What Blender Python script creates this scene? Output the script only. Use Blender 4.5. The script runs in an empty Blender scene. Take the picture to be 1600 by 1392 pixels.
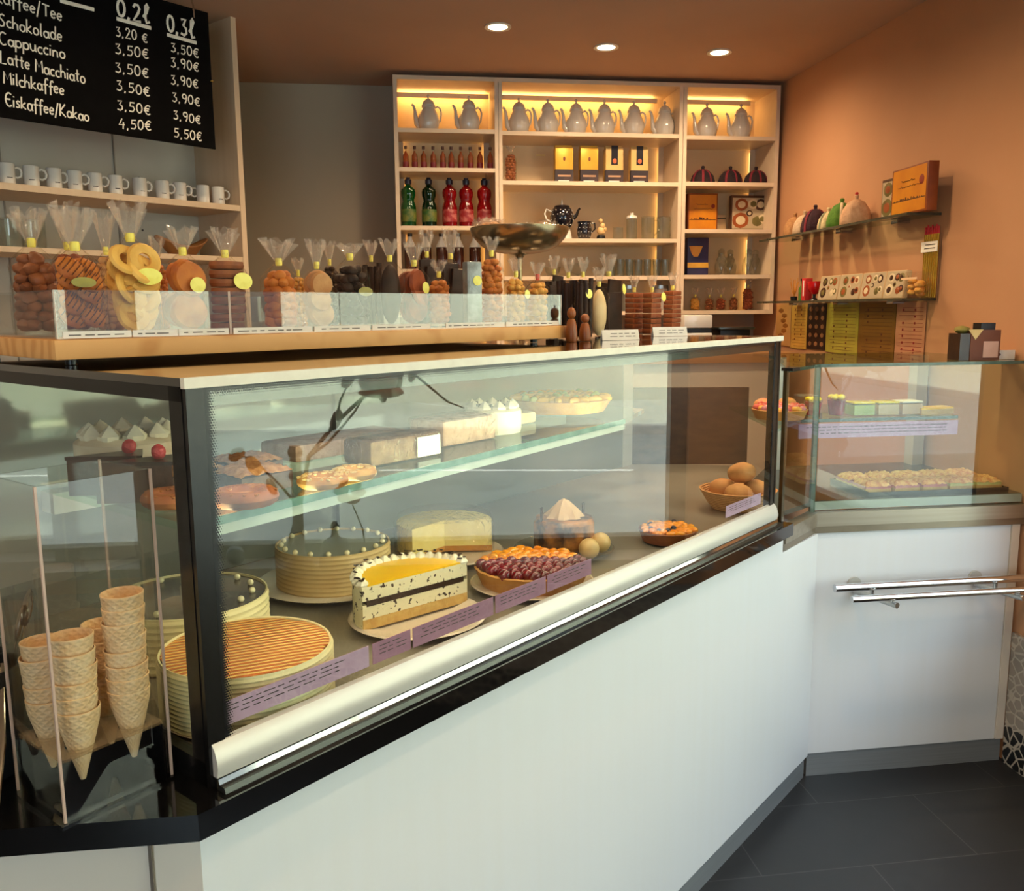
import bpy, bmesh, math, random
from mathutils import Vector, Matrix, Euler
C = bpy.context.scene
COL = C.collection

# ------------------------------------------------------------------ camera
CAM_H, FPX = 1.4, 1371.9566
YAW, PITCH, ROLL = 0.1377, 0.1534, -0.0082
_f = Vector((math.sin(YAW)*math.cos(PITCH), math.cos(YAW)*math.cos(PITCH), -math.sin(PITCH)))
_r0 = Vector((math.cos(YAW), -math.sin(YAW), 0)); _u0 = _r0.cross(_f)
CR = math.cos(ROLL)*_r0 + math.sin(ROLL)*_u0
CU = -math.sin(ROLL)*_r0 + math.cos(ROLL)*_u0
CF_ = _f
EYE = Vector((0, 0, CAM_H))
cd = bpy.data.cameras.new('camera'); cam = bpy.data.objects.new('camera', cd); COL.objects.link(cam)
cd.sensor_fit = 'HORIZONTAL'; cd.sensor_width = 36.0; cd.lens = 36.0*FPX/1600.0
cd.clip_start = 0.02
m = Matrix((CR, CU, -CF_)).transposed().to_4x4(); m.translation = EYE
cam.matrix_world = m
C.camera = cam

# ------------------------------------------------------------------ world, sun, window light, exposure
C.view_settings.view_transform = 'Standard'; C.view_settings.look = 'None'
C.view_settings.exposure = 0.0; C.view_settings.gamma = 1.0; C.view_settings.use_curve_mapping = False
W = bpy.data.worlds.new('sky'); C.world = W; W.use_nodes = True
nt = W.node_tree; bg = nt.nodes['Background']
bg.inputs[0].default_value = (0.74, 0.87, 1.0, 1); bg.inputs[1].default_value = 6.6
cy = C.cycles
cy.use_denoising = True
cy.max_bounces = 10; cy.diffuse_bounces = 4; cy.glossy_bounces = 5; cy.transmission_bounces = 6
cy.transparent_max_bounces = 40; cy.caustics_reflective = False; cy.caustics_refractive = False
cy.sample_clamp_indirect = 6.0
sd = bpy.data.lights.new('sun', 'SUN'); sd.energy = 20.0; sd.angle = 0.02; sd.color = (1, .95, .86)
so = bpy.data.objects.new('sun', sd); COL.objects.link(so); so.rotation_euler = (0, math.radians(-40), math.radians(18)); so.location = (-3, 0, 9)
pd = bpy.data.lights.new('window_portal', 'AREA'); pd.shape = 'RECTANGLE'; pd.size = 3.25; pd.size_y = 1.75
pd.cycles.is_portal = True
po = bpy.data.objects.new('window_portal', pd); COL.objects.link(po)
po.location = (2.04, 0.45, 1.40); po.rotation_euler = (math.radians(90), 0, math.radians(90))

pd2 = bpy.data.lights.new('door_portal', 'AREA'); pd2.shape = 'RECTANGLE'; pd2.size = 1.5; pd2.size_y = 2.15; pd2.cycles.is_portal = True
po2 = bpy.data.objects.new('door_portal', pd2); COL.objects.link(po2); po2.location = (-.75, -2.66, 1.1); po2.rotation_euler = (math.radians(90), 0, 0)  # portal for the added door behind the camera

# ------------------------------------------------------------------ geometry of the place (metres)
PHI = 0.7452
D = Vector((math.cos(PHI), math.sin(PHI), 0)); N = Vector((-D.y, D.x, 0))
A = Vector((-.2201, .9939, 0))
def CF(s, t, z): return A + s*D + t*N + Vector((0, 0, z))
def ray(x, y): return CR*((x-800)/FPX) - CU*((y-696)/FPX) + CF_
def hit(x, y, n, c):
    d = ray(x, y); return EYE + d*((c - n.dot(EYE))/n.dot(d))
def onZ(x, y, z): return hit(x, y, Vector((0, 0, 1)), z)
def onY(x, y, v): return hit(x, y, Vector((0, 1, 0)), v)
def onX(x, y, v): return hit(x, y, Vector((1, 0, 0)), v)
def onT(x, y, t):
    p = hit(x, y, N, N.dot(A)+t); q = p-A; return Vector((q.dot(D), t, p.z))
def onZC(x, y, z):
    p = onZ(x, y, z); q = p-A; return Vector((q.dot(D), q.dot(N), z))
def depth(p): return CF_.dot(p-EYE)

H = 2.437; XR = 1.862; YB = 4.345; YS = 4.0615

# ------------------------------------------------------------------ materials
def lin(c):
    o = []
    for v in c[:3]:
        v = v/255.0; o.append(v/12.92 if v <= .04045 else ((v+.055)/1.055)**2.4)
    return (*o, 1)
MATS = {}
def mat(name, col, rough=.5, metal=0, spec=.5, noise=None, bump=None, emis=None, coat=0, alpha=None, trans=0, sss=0, stretch=(1, 1, 1)):
    """noise = (scale, colour2, lo, hi); bump = (scale, strength)"""
    if name in MATS: return MATS[name]
    M = bpy.data.materials.new(name); M.use_nodes = True; n = M.node_tree.nodes; l = M.node_tree.links
    b = n['Principled BSDF']
    b.inputs['Base Color'].default_value = lin(col); b.inputs['Roughness'].default_value = rough
    b.inputs['Metallic'].default_value = metal; b.inputs['Specular IOR Level'].default_value = spec
    b.inputs['Coat Weight'].default_value = coat; b.inputs['Coat Roughness'].default_value = .05
    if trans: b.inputs['Transmission Weight'].default_value = trans
    if sss: b.inputs['Subsurface Weight'].default_value = sss; b.inputs['Subsurface Radius'].default_value = (.01, .006, .004)
    if noise or bump:
        tc = n.new('ShaderNodeTexCoord'); mp = n.new('ShaderNodeMapping'); mp.inputs['Scale'].default_value = stretch
        l.new(tc.outputs['Object'], mp.inputs[0])
    if noise:
        t = n.new('ShaderNodeTexNoise'); t.inputs['Scale'].default_value = noise[0]; t.inputs['Detail'].default_value = 5
        r = n.new('ShaderNodeValToRGB'); r.color_ramp.elements[0].position = noise[2]; r.color_ramp.elements[1].position = noise[3]
        r.color_ramp.elements[0].color = lin(col); r.color_ramp.elements[1].color = lin(noise[1])
        l.new(mp.outputs[0], t.inputs[0]); l.new(t.outputs[0], r.inputs[0]); l.new(r.outputs[0], b.inputs['Base Color'])
    if bump:
        t2 = n.new('ShaderNodeTexNoise'); t2.inputs['Scale'].default_value = bump[0]; t2.inputs['Detail'].default_value = 4
        bm_ = n.new('ShaderNodeBump'); bm_.inputs['Strength'].default_value = bump[1]; bm_.inputs['Distance'].default_value = .004
        l.new(mp.outputs[0], t2.inputs[0]); l.new(t2.outputs[0], bm_.inputs['Height']); l.new(bm_.outputs[0], b.inputs['Normal'])
    if emis:
        b.inputs['Emission Color'].default_value = lin(emis[0]); b.inputs['Emission Strength'].default_value = emis[1]
    MATS[name] = M; return M

def glass(name, tint=(255, 255, 255), ior=1.6, rough=0.0, film=0.0, filmcol=(255, 255, 255), bump=None, filmkind='DIFF'):
    """thin clear sheet: lets light straight through, mirrors by Fresnel on its outer face, a little haze"""
    if name in MATS: return MATS[name]
    M = bpy.data.materials.new(name); M.use_nodes = True; n = M.node_tree.nodes; l = M.node_tree.links
    n.remove(n['Principled BSDF']); out = n['Material Output']
    tr = n.new('ShaderNodeBsdfTransparent'); tr.inputs[0].default_value = lin(tint)
    gl = n.new('ShaderNodeBsdfAnisotropic'); gl.inputs['Roughness'].default_value = rough
    fr = n.new('ShaderNodeFresnel'); fr.inputs[0].default_value = ior
    ge = n.new('ShaderNodeNewGeometry'); inv = n.new('ShaderNodeMath'); inv.operation = 'SUBTRACT'; inv.inputs[0].default_value = 1
    l.new(ge.outputs['Backfacing'], inv.inputs[1]); mu = n.new('ShaderNodeMath'); mu.operation = 'MULTIPLY'
    l.new(fr.outputs[0], mu.inputs[0]); l.new(inv.outputs[0], mu.inputs[1])
    base = tr.outputs[0]
    if film:
        df = n.new('ShaderNodeBsdfDiffuse' if filmkind == 'DIFF' else 'ShaderNodeBsdfTranslucent'); df.inputs[0].default_value = lin(filmcol)
        mf = n.new('ShaderNodeMixShader'); mf.inputs[0].default_value = film
        l.new(tr.outputs[0], mf.inputs[1]); l.new(df.outputs[0], mf.inputs[2]); base = mf.outputs[0]
    mx = n.new('ShaderNodeMixShader'); l.new(mu.outputs[0], mx.inputs[0]); l.new(base, mx.inputs[1]); l.new(gl.outputs[0], mx.inputs[2])
    if bump:
        tc = n.new('ShaderNodeTexCoord'); t2 = n.new('ShaderNodeTexNoise'); t2.inputs['Scale'].default_value = bump[0]; t2.inputs['Detail'].default_value = 3
        t2.inputs['Distortion'].default_value = 1.5
        b_ = n.new('ShaderNodeBump'); b_.inputs['Strength'].default_value = bump[1]; b_.inputs['Distance'].default_value = .01
        l.new(tc.outputs['Object'], t2.inputs[0]); l.new(t2.outputs[0], b_.inputs['Height'])
        l.new(b_.outputs[0], gl.inputs['Normal']); l.new(b_.outputs[0], fr.inputs['Normal'])
    l.new(mx.outputs[0], out.inputs[0]); MATS[name] = M; return M

def wave_mat(name, c1, c2, scale, axis='Z', rough=.6, dist=0.0, bump=.3, dscale=1.0, lo=.3, hi=.7, rot=(0, 0, 0), bdist=.003):
    if name in MATS: return MATS[name]
    M = bpy.data.materials.new(name); M.use_nodes = True; n = M.node_tree.nodes; l = M.node_tree.links; b = n['Principled BSDF']
    b.inputs['Roughness'].default_value = rough
    tc = n.new('ShaderNodeTexCoord'); mp = n.new('ShaderNodeMapping'); mp.inputs['Rotation'].default_value = rot
    w = n.new('ShaderNodeTexWave'); w.bands_direction = axis; w.inputs['Scale'].default_value = scale; w.inputs['Distortion'].default_value = dist
    w.inputs['Detail Scale'].default_value = dscale
    r = n.new('ShaderNodeValToRGB'); r.color_ramp.elements[0].position = lo; r.color_ramp.elements[1].position = hi
    r.color_ramp.elements[0].color = lin(c1); r.color_ramp.elements[1].color = lin(c2)
    l.new(tc.outputs['Object'], mp.inputs[0]); l.new(mp.outputs[0], w.inputs[0]); l.new(w.outputs['Fac'], r.inputs[0]); l.new(r.outputs[0], b.inputs['Base Color'])
    if bump:
        b_ = n.new('ShaderNodeBump'); b_.inputs['Strength'].default_value = bump; b_.inputs['Distance'].default_value = bdist
        l.new(w.outputs['Fac'], b_.inputs['Height']); l.new(b_.outputs[0], b.inputs['Normal'])
    MATS[name] = M; return M

def emit(name, col, strength):
    if name in MATS: return MATS[name]
    M = bpy.data.materials.new(name); M.use_nodes = True; n = M.node_tree.nodes; l = M.node_tree.links
    n.remove(n['Principled BSDF']); e = n.new('ShaderNodeEmission'); e.inputs[0].default_value = lin(col); e.inputs[1].default_value = strength
    l.new(e.outputs[0], n['Material Output'].inputs[0]); MATS[name] = M; return M

WARM = (255, 205, 140)
GLASS = glass('clear_glass', (250, 253, 251), 1.95)
SHELFGLASS = glass('shelf_glass', (236, 250, 243), 1.55)
GLASSEDGE2 = mat('glass_edge_dark', (58, 78, 66), .15, noise=(30, (84, 104, 90), .3, .7))
TOE = mat('toe_steel', (150, 153, 154), .32, .35, noise=(20, (136, 139, 140), .2, .8), stretch=(.2, 8, 8))
GLASSEDGE = mat('glass_edge_green', (96, 140, 122), .15, noise=(30, (130, 170, 150), .3, .7))
ACRYL = glass('acrylic', (250, 250, 248), 2.0)
ACRYLF = glass('acrylic_front', (248, 250, 248), 2.25)
ACRYLEDGE = mat('acrylic_edge', (190, 165, 150), .2)
CELLO = glass('cellophane', (252, 250, 246), 1.3, .05, .010, (255, 244, 230), bump=(45, 1.0))
CELLOTOP = glass('cellophane_frill', (250, 246, 240), 1.5, .08, .11, (255, 240, 226), bump=(70, 1.0))
GLASSWARE = glass('glassware', (238, 240, 236), 1.8, 0, .02)
LAM = mat('white_laminate', (222, 223, 224), .32, spec=.4, noise=(6, (221, 221, 220), .3, .8), bump=(160, .01), stretch=(6, 6, .3))
LAMCREAM = mat('cream_laminate', (226, 214, 198), .4, noise=(5, (220, 207, 190), .3, .8), stretch=(1, 1, .2))  # cream laminate, a colour of its own
SHELFWOOD = mat('shelf_white', (218, 198, 172), .45, noise=(8, (212, 190, 162), .3, .8), stretch=(.3, 3, 3))
STEEL = mat('brushed_steel', (196, 196, 194), .28, 1, noise=(20, (176, 176, 174), .2, .8), stretch=(.2, 8, 8))
CHROME = mat('chrome', (222, 222, 224), .08, 1, noise=(3, (214, 214, 216), .3, .7))
ALU = mat('satin_aluminium', (206, 204, 196), .42, .35, noise=(10, (200, 198, 190), .3, .7), stretch=(.1, 4, 4))
ALUDARK = mat('dark_aluminium', (86, 88, 86), .22, .8, noise=(10, (70, 72, 70), .3, .7), stretch=(.1, 4, 4))
BLACK = mat('black_granite', (9, 9, 10), .06, spec=.6, coat=.6, noise=(120, (18, 18, 19), .55, .75))
BLKMET = mat('black_metal', (14, 13, 12), .25, spec=.5, noise=(40, (19, 18, 17), .4, .7))
BLKPLAS = mat('black_plastic', (16, 16, 17), .35, noise=(30, (22, 22, 23), .4, .7))
PAPER = mat('white_paper', (238, 234, 226), .7, noise=(40, (230, 226, 216), .4, .7))
INK = mat('grey_ink', (70, 62, 60), .8, noise=(40, (84, 76, 72), .4, .7))
PORC = mat('white_porcelain', (226, 222, 214), .18, coat=.3, noise=(6, (220, 216, 207), .3, .8))
YEL = mat('yellow_tape', (240, 222, 70), .4, noise=(30, (246, 232, 110), .3, .7))
YLAB = mat('yellow_sticker', (246, 240, 120), .4, noise=(60, (232, 222, 90), .45, .75))

# ------------------------------------------------------------------ mesh builder
class MB:
    def __init__(s): s.bm = bmesh.new()
    def _post(s, vs, mi, M):
        if M is not None: bmesh.ops.transform(s.bm, matrix=M, verts=vs)
        for f in {f for v in vs for f in v.link_faces}: f.material_index = mi
        return s
    def box(s, c, d, rz=0, mi=0, M=None, bev=0):
        g = bmesh.ops.create_cube(s.bm, size=1)['verts']
        bmesh.ops.scale(s.bm, vec=d, verts=g)
        if bev:
            es = list({e for v in g for e in v.link_edges})
            r = bmesh.ops.bevel(s.bm, geom=es, offset=bev, segments=2, affect='EDGES', profile=.6); g = list({v for f in r['faces'] for v in f.verts} | {v for v in g if v.is_valid})
        if rz: bmesh.ops.rotate(s.bm, cent=(0, 0, 0), matrix=Matrix.Rotation(rz, 3, 'Z'), verts=g)
        bmesh.ops.translate(s.bm, vec=c, verts=g); return s._post(g, mi, M)
    def span(s, a, b, mi=0, bev=0, M=None):
        a = Vector(a); b = Vector(b)
        return s.box((a+b)/2, [max(abs(x), 1e-5) for x in (b-a)], mi=mi, bev=bev, M=M)
    def lathe(s, prof, seg=24, c=(0, 0, 0), mi=0, M=None, wob=None, cap=False, sx=1, sy=1):
        rings = []; allv = []
        for k, (r, z) in enumerate(prof):
            if r < 1e-6:
                v = s.bm.verts.new((c[0], c[1], c[2]+z)); rings.append([v]); allv.append(v); continue
            ring = []
            for i in range(seg):
                a = 2*math.pi*i/seg; rr = r*(wob(a, k) if wob else 1)
                v = s.bm.verts.new((c[0]+rr*sx*math.cos(a), c[1]+rr*sy*math.sin(a), c[2]+z)); ring.append(v); allv.append(v)
            rings.append(ring)
        for a, b in zip(rings, rings[1:]):
            for i in range(seg):
                j = (i+1) % seg
                try:
                    if len(a) == 1 and len(b) > 1: s.bm.faces.new((a[0], b[j], b[i]))
                    elif len(b) == 1 and len(a) > 1: s.bm.faces.new((a[i], a[j], b[0]))
                    elif len(a) > 1: s.bm.faces.new((a[i], a[j], b[j], b[i]))
                except ValueError: pass
        if cap:
            for rg in (rings[0], rings[-1]):
                if len(rg) > 2:
                    try: s.bm.faces.new(rg)
                    except ValueError: pass
        return s._post(allv, mi, M)
    def cyl(s, c, r, h, seg=24, r2=None, mi=0, M=None):
        r2 = r if r2 is None else r2
        return s.lathe([(0, 0), (r, 0), (r2, h), (0, h)], seg, c, mi, M)
    def tube(s, pts, r, seg=8, mi=0, M=None, flat=1.0, up=None):
        pts = [Vector(p) for p in pts]; n = len(pts); rs = r if isinstance(r, (list, tuple)) else [r]*n
        rings = []; allv = []; prev = None
        for i, p in enumerate(pts):
            t = (pts[min(i+1, n-1)]-pts[max(i-1, 0)])
            if t.length < 1e-9: t = Vector((0, 0, 1))
            t.normalize()
            ref = Vector(up) if up else (prev if prev else (Vector((0, 0, 1)) if abs(t.z) < .9 else Vector((1, 0, 0))))
            u = t.cross(ref)
            if u.length < 1e-6: u = t.cross(Vector((.3, .8, .5)))
            u.normalize(); v = u.cross(t); v.normalize()
            prev = v
            ring = [s.bm.verts.new(p+(u*math.cos(2*math.pi*k/seg)+v*math.sin(2*math.pi*k/seg)*flat)*rs[i]) for k in range(seg)]
            rings.append(ring); allv += ring
        for a, b in zip(rings, rings[1:]):
            for k in range(seg): s.bm.faces.new((a[k], a[(k+1) % seg], b[(k+1) % seg], b[k]))
        try: s.bm.faces.new(rings[0]); s.bm.faces.new(rings[-1])
        except ValueError: pass
        return s._post(allv, mi, M)
    def ball(s, c, r, sub=2, mi=0, M=None, rough=0, rng=None):
        g = bmesh.ops.create_icosphere(s.bm, subdivisions=sub, radius=1)['verts']
        if rough:
            rng = rng or random
            for v in g: v.co *= 1+rng.uniform(-rough, rough)
        rr = r if isinstance(r, (tuple, list)) else (r, r, r)
        bmesh.ops.scale(s.bm, vec=rr, verts=g); 
        L = Matrix.Translation(c)
        bmesh.ops.transform(s.bm, matrix=(L @ M) if M is not None else L, verts=g)
        return s._post(g, mi, None)
    def prism(s, poly, z0, z1, mi=0, M=None):
        b = [s.bm.verts.new((x, y, z0)) for x, y in poly]; t = [s.bm.verts.new((x, y, z1)) for x, y in poly]
        n = len(poly)
        s.bm.faces.new(b[::-1]); s.bm.faces.new(t)
        for i in range(n): s.bm.faces.new((b[i], b[(i+1) % n], t[(i+1) % n], t[i]))
        return s._post(b+t, mi, M)
    def grid(s, fn, nu, nv, mi=0, closed=False):
        V = [[s.bm.verts.new(fn(u/(nu-(0 if closed else 1)), v/(nv-1))) for v in range(nv)] for u in range(nu)]
        for u in range(nu if closed else nu-1):
            for v in range(nv-1): 
                f = s.bm.faces.new((V[u][v], V[(u+1) % nu][v], V[(u+1) % nu][v+1], V[u][v+1])); f.material_index = mi
        return s
    def build(s, name, mats, parent=None, sharp=35, solid=0, subsurf=0):
        bmesh.ops.recalc_face_normals(s.bm, faces=s.bm.faces)
        me = bpy.data.meshes.new(name); s.bm.to_mesh(me); s.bm.free()
        for m_ in (mats if isinstance(mats, (list, tuple)) else [mats]): me.materials.append(m_)
        me.polygons.foreach_set('use_smooth', [True]*len(me.polygons))
        me.set_sharp_from_angle(angle=math.radians(sharp))
        o = bpy.data.objects.new(name, me); COL.objects.link(o)
        if parent: o.parent = parent
        if solid:
            md = o.modifiers.new('s', 'SOLIDIFY'); md.thickness = solid; md.offset = 0
        if subsurf:
            md = o.modifiers.new('u', 'SUBSURF'); md.levels = subsurf; md.render_levels = subsurf
        return o

def tag(o, label=None, cat=None, group=None, kind=None):
    if label: o['label'] = label
    if cat: o['category'] = cat
    if group: o['group'] = group
    if kind: o['kind'] = kind
    return o
def thing(name, label, cat, loc=(0, 0, 0), rz=0, group=None):
    o = bpy.data.objects.new(name, None); COL.objects.link(o); o.empty_display_size = .02
    o.location = loc; o.rotation_euler = (0, 0, rz); return tag(o, label, cat, group)
def struct(name, mb, m_, parent=None, **k):
    o = mb.build(name, m_, parent, **k)
    if parent is None: o['kind'] = 'structure'
    return o
def kids(o): return [c for c in bpy.data.objects if c.parent == o]
def dup(root, loc, rz=None, label=None, group=None, scale=None):
    r = root.copy(); COL.objects.link(r); r.location = loc
    if rz is not None: r.rotation_euler = (0, 0, rz)
    if scale is not None: r.scale = scale if isinstance(scale, (tuple, list)) else (scale,)*3
    if label: r['label'] = label
    if group: r['group'] = group
    for ch in KIDS.get(root.name) or kids(root):
        c = ch.copy(); COL.objects.link(c); c.parent = r
        for g in kids(ch):
            d = g.copy(); COL.objects.link(d); d.parent = c
    return r
KIDS = {}
ORD = ['first', 'second', 'third', 'fourth', 'fifth', 'sixth', 'seventh', 'eighth', 'ninth', 'tenth', 'eleventh', 'twelfth']
# ================================================================== the room
def tilemat():
    M = bpy.data.materials.new('floor_tiles'); M.use_nodes = True; n = M.node_tree.nodes; l = M.node_tree.links; b = n['Principled BSDF']
    b.inputs['Roughness'].default_value = .36; b.inputs['Specular IOR Level'].default_value = .45
    tc = n.new('ShaderNodeTexCoord'); mp = n.new('ShaderNodeMapping'); mp.inputs['Location'].default_value = (-.883, .1, 0)
    l.new(tc.outputs['Object'], mp.inputs[0])
    br = n.new('ShaderNodeTexBrick'); br.offset = .5; br.inputs['Scale'].default_value = 1; br.inputs['Brick Width'].default_value = .585
    br.inputs['Row Height'].default_value = .285; br.inputs['Mortar Size'].default_value = .0016; br.inputs['Mortar Smooth'].default_value = .2
    br.inputs['Color1'].default_value = lin((40, 41, 44)); br.inputs['Color2'].default_value = lin((44, 45, 48)); br.inputs['Mortar'].default_value = lin((74, 74, 75))
    l.new(mp.outputs[0], br.inputs[0])
    no = n.new('ShaderNodeTexNoise'); no.inputs['Scale'].default_value = 14; no.inputs['Detail'].default_value = 6
    mx = n.new('ShaderNodeMixRGB'); mx.blend_type = 'MULTIPLY'; mx.inputs[0].default_value = .25
    l.new(tc.outputs['Object'], no.inputs[0]); l.new(br.outputs['Color'], mx.inputs[1]); l.new(no.outputs[0], mx.inputs[2]); l.new(mx.outputs[0], b.inputs['Base Color'])
    bp = n.new('ShaderNodeBump'); bp.inputs['Strength'].default_value = .12; bp.inputs['Distance'].default_value = .002
    l.new(no.outputs[0], bp.inputs['Height']); l.new(bp.outputs[0], b.inputs['Normal']); return M
WALLPEACH = mat('peach_plaster', (194, 145, 106), .8, noise=(3, (188, 138, 99), .3, .7), bump=(90, .06))
WALLGREY = mat('grey_plaster', (172, 158, 138), .85, noise=(2, (166, 152, 132), .3, .7), bump=(90, .05))
CEIL = mat('ceiling_paint', (190, 158, 134), .9, noise=(2, (184, 152, 128), .3, .7))
LIGHTWALL = mat('pale_plaster', (205, 196, 184), .85, noise=(3, (198, 188, 176), .3, .7))
struct('floor', MB().span((-3.2, -2.6, -.06), (2.0, 4.5, 0)), tilemat())
struct('ceiling', MB().span((-3.2, -2.6, H), (2.0, 4.5, H+.06)), CEIL)
struct('wall_back', MB().span((-3.2, YB, 0), (2.0, YB+.1, H)), WALLGREY)
WY0, WY1, WZ0, WZ1 = -1.2, 2.10, .53, 2.27
mb = MB().span((XR, WY1, 0), (2.0, YB, H)).span((XR, -2.6, 0), (2.0, WY0, H)).span((XR, WY0, WZ1), (2.0, WY1, H)).span((XR, WY0, 0), (2.0, WY1, WZ0-.03))
struct('wall_right', mb, WALLPEACH)
struct('wall_front', MB().span((-3.2, -2.6, 0), (-1.5, -2.5, H)).span((0, -2.6, 0), (2.0, -2.5, H)).span((-1.5, -2.6, 2.18), (0, -2.5, H)), LIGHTWALL)
struct('wall_left', MB().span((-3.2, -2.5, 0), (-3.1, YB, H)), LIGHTWALL)
# wall behind the mug shelf, running parallel to the counter, returning to the back wall
Wa, Wb = CF(-2.3, 2.36, 0), CF(1.47, 2.36, 0)
mb = MB().prism([(Wa.x, Wa.y), (Wb.x, Wb.y), (Wb.x+.02, Wb.y+.075), (Wa.x, Wa.y+.12)], 0, H)
struct('wall_side', mb, LIGHTWALL)
# window onto the street
FRAME = mat('window_frame_grey', (52, 56, 60), .4, noise=(20, (58, 62, 66), .4, .7))
mb = MB()
for a, b in (((XR+.03, WY0, WZ0), (XR+.09, WY0+.06, WZ1)), ((XR+.03, WY1-.06, WZ0), (XR+.09, WY1, WZ1)), ((XR+.03, WY0, WZ0), (XR+.09, WY1, WZ0+.05)), ((XR+.03, WY0, WZ1-.05), (XR+.09, WY1, WZ1))): mb.span(a, b)
win = struct('window_1', mb, FRAME)
MB().span((XR+.055, WY0+.06, WZ0+.05), (XR+.061, WY1-.06, WZ1-.05)).build('pane', GLASS, win)
dr = struct('unseen_door_1', MB().span((-1.5, -2.58, 0), (-1.44, -2.52, 2.18)).span((-.06, -2.58, 0), (0, -2.52, 2.18)).span((-1.44, -2.58, 2.12), (-.06, -2.52, 2.18)).span((-1.44, -2.58, 0), (-.06, -2.52, .08)), FRAME)  # unseen glazed door, added for frontal daylight on cones and counter panels
MB().span((-1.44, -2.553, .08), (-.06, -2.547, 2.12)).build('pane', GLASS, dr)
SILL = mat('stone_sill', (150, 142, 134), .35, noise=(30, (120, 112, 106), .4, .7))
struct('trim_1', MB().span((XR-.10, WY0, WZ0-.03), (XR+.03, WY1, WZ0)), SILL)   # window ledge
# mosaic dado below the window
def mosaicmat():
    M = bpy.data.materials.new('pebble_mosaic'); M.use_nodes = True; n = M.node_tree.nodes; l = M.node_tree.links; b = n['Principled BSDF']
    b.inputs['Roughness'].default_value = .35
    tc = n.new('ShaderNodeTexCoord'); v = n.new('ShaderNodeTexVoronoi'); v.feature = 'DISTANCE_TO_EDGE'; v.inputs['Scale'].default_value = 30
    r = n.new('ShaderNodeValToRGB'); r.color_ramp.elements[0].position = .05; r.color_ramp.elements[1].position = .09
    r.color_ramp.elements[0].color = lin((176, 164, 148)); r.color_ramp.elements[1].color = (1, 1, 1, 1)
    v2 = n.new('ShaderNodeTexVoronoi'); v2.inputs['Scale'].default_value = 30
    sx = n.new('ShaderNodeSeparateXYZ'); l.new(tc.outputs['Object'], sx.inputs[0])
    r2 = n.new('ShaderNodeValToRGB'); r2.color_ramp.interpolation = 'CONSTANT'; r2.color_ramp.elements[1].position = .125
    r2.color_ramp.elements[0].color = lin((24, 24, 26)); r2.color_ramp.elements[1].color = lin((148, 136, 124))
    l.new(sx.outputs[2], r2.inputs[0])
    mx = n.new('ShaderNodeMixRGB'); l.new(r.outputs[0], mx.inputs[0]); mx.inputs[1].default_value = lin((182, 170, 154)); l.new(r2.outputs[0], mx.inputs[2])
    r.color_ramp.elements[0].color = (0, 0, 0, 1)
    l.new(tc.outputs['Object'], v.inputs[0]); l.new(v.outputs[0], r.inputs[0]); l.new(mx.outputs[0], b.inputs['Base Color'])
    bp = n.new('ShaderNodeBump'); bp.inputs['Strength'].default_value = .4; bp.inputs['Distance'].default_value = .003
    l.new(r.outputs[0], bp.inputs['Height']); l.new(bp.outputs[0], b.inputs['Normal']); return M
struct('trim_2', MB().span((XR-.012, WY0, 0), (XR-.0002, 2.315, .42)), mosaicmat())
# the street outside (seen mirrored in the glass)
ASPH = mat('asphalt', (128, 134, 132), .8, noise=(3, (112, 118, 116), .3, .7))
PAVE = mat('paving', (196, 198, 180), .8, noise=(2, (180, 182, 166), .3, .7))
STONE = mat('kerb_stone', (150, 152, 146), .8, noise=(5, (130, 132, 126), .3, .7))
FAC = mat('facade_render', (196, 196, 176), .9, noise=(1, (180, 180, 160), .3, .7))
WHITEL = mat('road_paint', (236, 236, 230), .7, noise=(9, (220, 220, 214), .4, .7))
DARKG = mat('dark_window', (46, 48, 50), .2, noise=(3, (60, 60, 60), .4, .7))
struct('street_pavement', MB().span((2.0, -16, -.16), (3.9, 16, -.08)), PAVE)
struct('street_road', MB().span((3.9, -24, -.3), (10, 24, -.2)), ASPH)
struct('street_kerb', MB().span((9.88, -24, -.2), (10.1, 24, -.09)), STONE)
struct('street_pavement_far', MB().span((10.1, -24, -.2), (13.2, 24, -.1)), PAVE)
struct('road_marking', MB().prism([(7.60, .45), (7.66, .45), (7.40, 3.0), (7.34, 3.0)], -.2, -.195), WHITEL)
struct('road_marking', MB().prism([(7.9, -4.5), (7.96, -4.5), (7.70, -1.9), (7.64, -1.9)], -.2, -.195), WHITEL)
mb = MB().span((13.2, -24, -.2), (13.6, 24, 9))
for i in range(12):
    y = -15+i*2.6
    if y < -3 or y > 7: mb.span((13.17, y, .9), (13.22, y+1.25, 2.9), mi=1)
    mb.span((13.17, y, 4.2), (13.22, y+1.1, 6.2), mi=1); mb.span((13.12, y-.1, .78), (13.22, y+1.35, .9), mi=2)
struct('street_facade', mb, [FAC, DARKG, STONE])

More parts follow.
